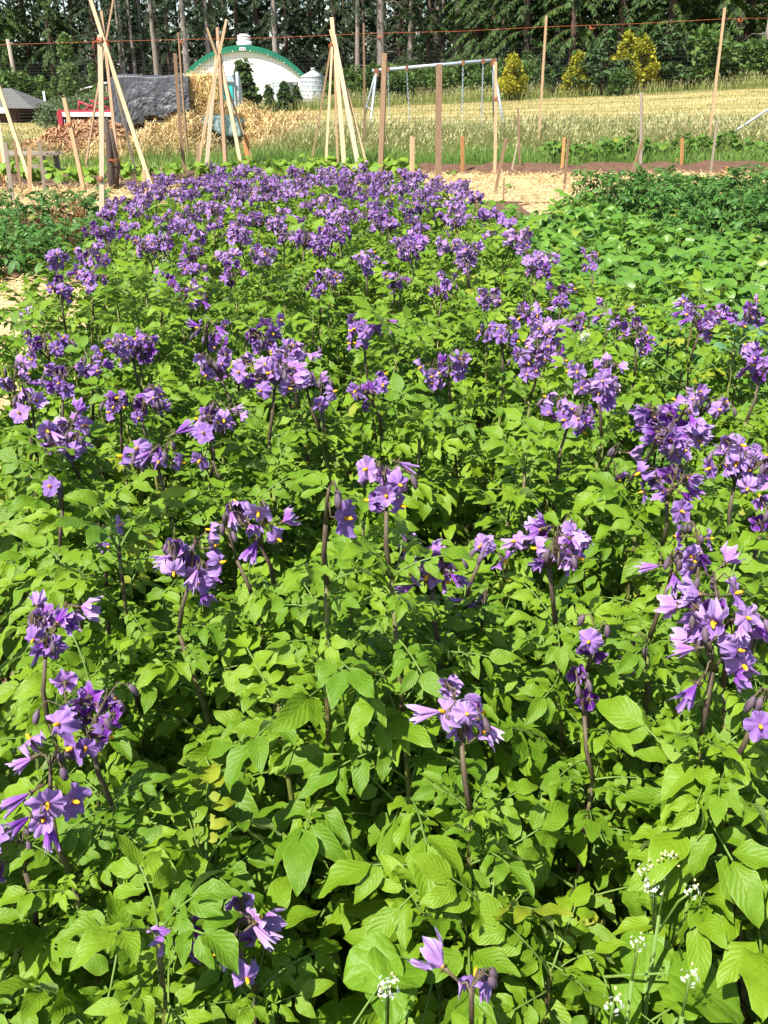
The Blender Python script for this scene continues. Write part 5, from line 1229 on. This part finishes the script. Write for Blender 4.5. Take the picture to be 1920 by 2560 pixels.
for i in range(130):
    px = -150 + i * 17 + r.uniform(-12, 12); Y = r.uniform(114, 165) if px < 1150 else r.uniform(95, 135)
    plant_tree('fir_tree', BACK[i % 2], px, 215, Y, r.uniform(.9, 1.2), r.uniform(0, 6), 'shadowy fir deep in the wood behind the front trees', 'fir tree', 'firs deep in the wood')
plant_tree('dead_tree', DEADT, 1900, 200, 68, .8, .4, 'pale grey dead tree with bare twigs at the right edge of the wood', 'dead tree', None)
# shrubs and saplings along the field and the yard
GOLD = [bush(20 + i, 1.7, 2.4, 3000, .2, 'cedar_gold', .0, .72, nl=30, ls=.42) for i in range(2)]
SAP = [conifer(30 + i, 3.2, .05, .12, 1.1, 4.2, 0, .25, 'bark_brown', 'fir_bright', 0, 1.5, .26) for i in range(3)]
SHR = [bush(40 + i, 1.5, 1.9, 1700, .26, 'shrub') for i in range(3)]
BLUE = [conifer(50 + i, 3.3, .08, .08, 1.75, 2.3, 0, -.12, 'bark_brown', 'fir_blue', 0, 1.25, .26) for i in range(2)]
ALD = [bush(60 + i, 1.15, 5.0, 3200, .22, 'alder', .05, .6, 2, 'bark_grey', nl=22, ls=.8) for i in range(2)]
BRM = [bush(70 + i, 1.5, 1.1, 1500, .17, 'bramble') for i in range(2)]
for px, row, Y, s, lab in ((1276, 250, 58, 1.0, 'small golden cedar beside the right end of the swing set'), (1442, 225, 60, .98, 'golden cedar between the two right fence posts'), (1560, 218, 62, 1.35, 'tall golden cedar leaf wall left of its twin at right'), (1596, 218, 61, 1.25, 'golden cedar in front of the dark shrubs at right')):
    plant_tree('golden_cedar', GOLD[px % 2], px, row, Y, s, px, lab, 'shrub', 'golden cedars')
for px, Y, s, lab in ((1505, 60, 1.25, 'dark blue green shrub left of the golden cedars'), (1650, 62, 1.3, 'dark blue green shrub right of the golden cedars'), (1700, 63, 1.1, 'rounded dark shrub before the firs at right'), (1352, 63, .75, 'low dark shrub left of the golden cedar between the posts'), (1395, 64, .7, 'low shrub touching the golden cedar between the posts')):
    plant_tree('dark_shrub', BLUE[px % 2], px, 220, Y, s, px, lab, 'shrub', 'dark shrubs along the field')
for px, Y, s, lab in ((1760, 62, 1.6, 'pale green willowy shrub at right of the field'), (1840, 64, 1.3, 'green shrub under the right fence post top'), (1905, 62, 1.2, 'green shrub at the right edge under the dead tree'), (1545, 57, .6, 'small sapling at the foot of the golden cedars')):
    plant_tree('green_shrub', SHR[px % 3], px, 215, Y, s, px, lab, 'shrub', 'green shrubs along the field')
r = random.Random(71)
for i in range(26):
    px = 835 + i * 20 + r.uniform(-8, 8)
    plant_tree('undergrowth_bush', SHR[i % 3], px, 240, r.uniform(66, 82), r.uniform(.7, 1.25), r.uniform(0, 6), 'leafy bush in the undergrowth along the foot of the wood', 'bush', 'undergrowth bushes')
plant_tree('fir_sapling', SAP[0], 610, 262, 58, 1.02, 1, 'young fir standing before the white barn', 'fir tree', 'young firs by the barn')
for px, Y, s, lab in ((672, 62, .55, 'small fir sapling left of the flat topped bin'), (712, 60, .6, 'sapling in front of the flat topped bin'), (742, 61, .5, 'low sapling between the two grain bins')):
    plant_tree('fir_sapling', SAP[px % 3], px, 262, Y, s, px, lab, 'fir tree', 'young firs by the barn')
for px, Y, s, lab in ((178, 58, .86, 'tall pale green alder left of the bean tepee'), (236, 58, .56, 'shorter pale alder just left of the bean tepee top'), (138, 58, .42, 'low alder sapling beside the tall one')):
    plant_tree('alder_tree', ALD[px % 2], px, 225, Y, s, px, lab, 'alder', 'alders at left')
for i, (px, Y, s) in enumerate(((15, 62, 1.05), (50, 63, 1.15), (80, 64, 1.0), (120, 62, .6), (-20, 60, 1.0), (300, 66, .7), (330, 66, .65), (270, 64, .6), (205, 62, .6))):
    plant_tree('hedge_shrub', SHR[i % 3], px, 240, Y, s, i, 'green leafy shrub in the thicket behind the shed', 'shrub', 'thicket behind the shed')
for i in range(16):
    px = 140 + i * 11 + r.uniform(-5, 5)
    plant_tree('bramble_bush', BRM[i % 2], px, 285, r.uniform(36, 50), r.uniform(.6, 1.0), r.uniform(0, 6), 'grey green bramble in the tangle behind the red implement', 'bramble', 'bramble tangle at left')
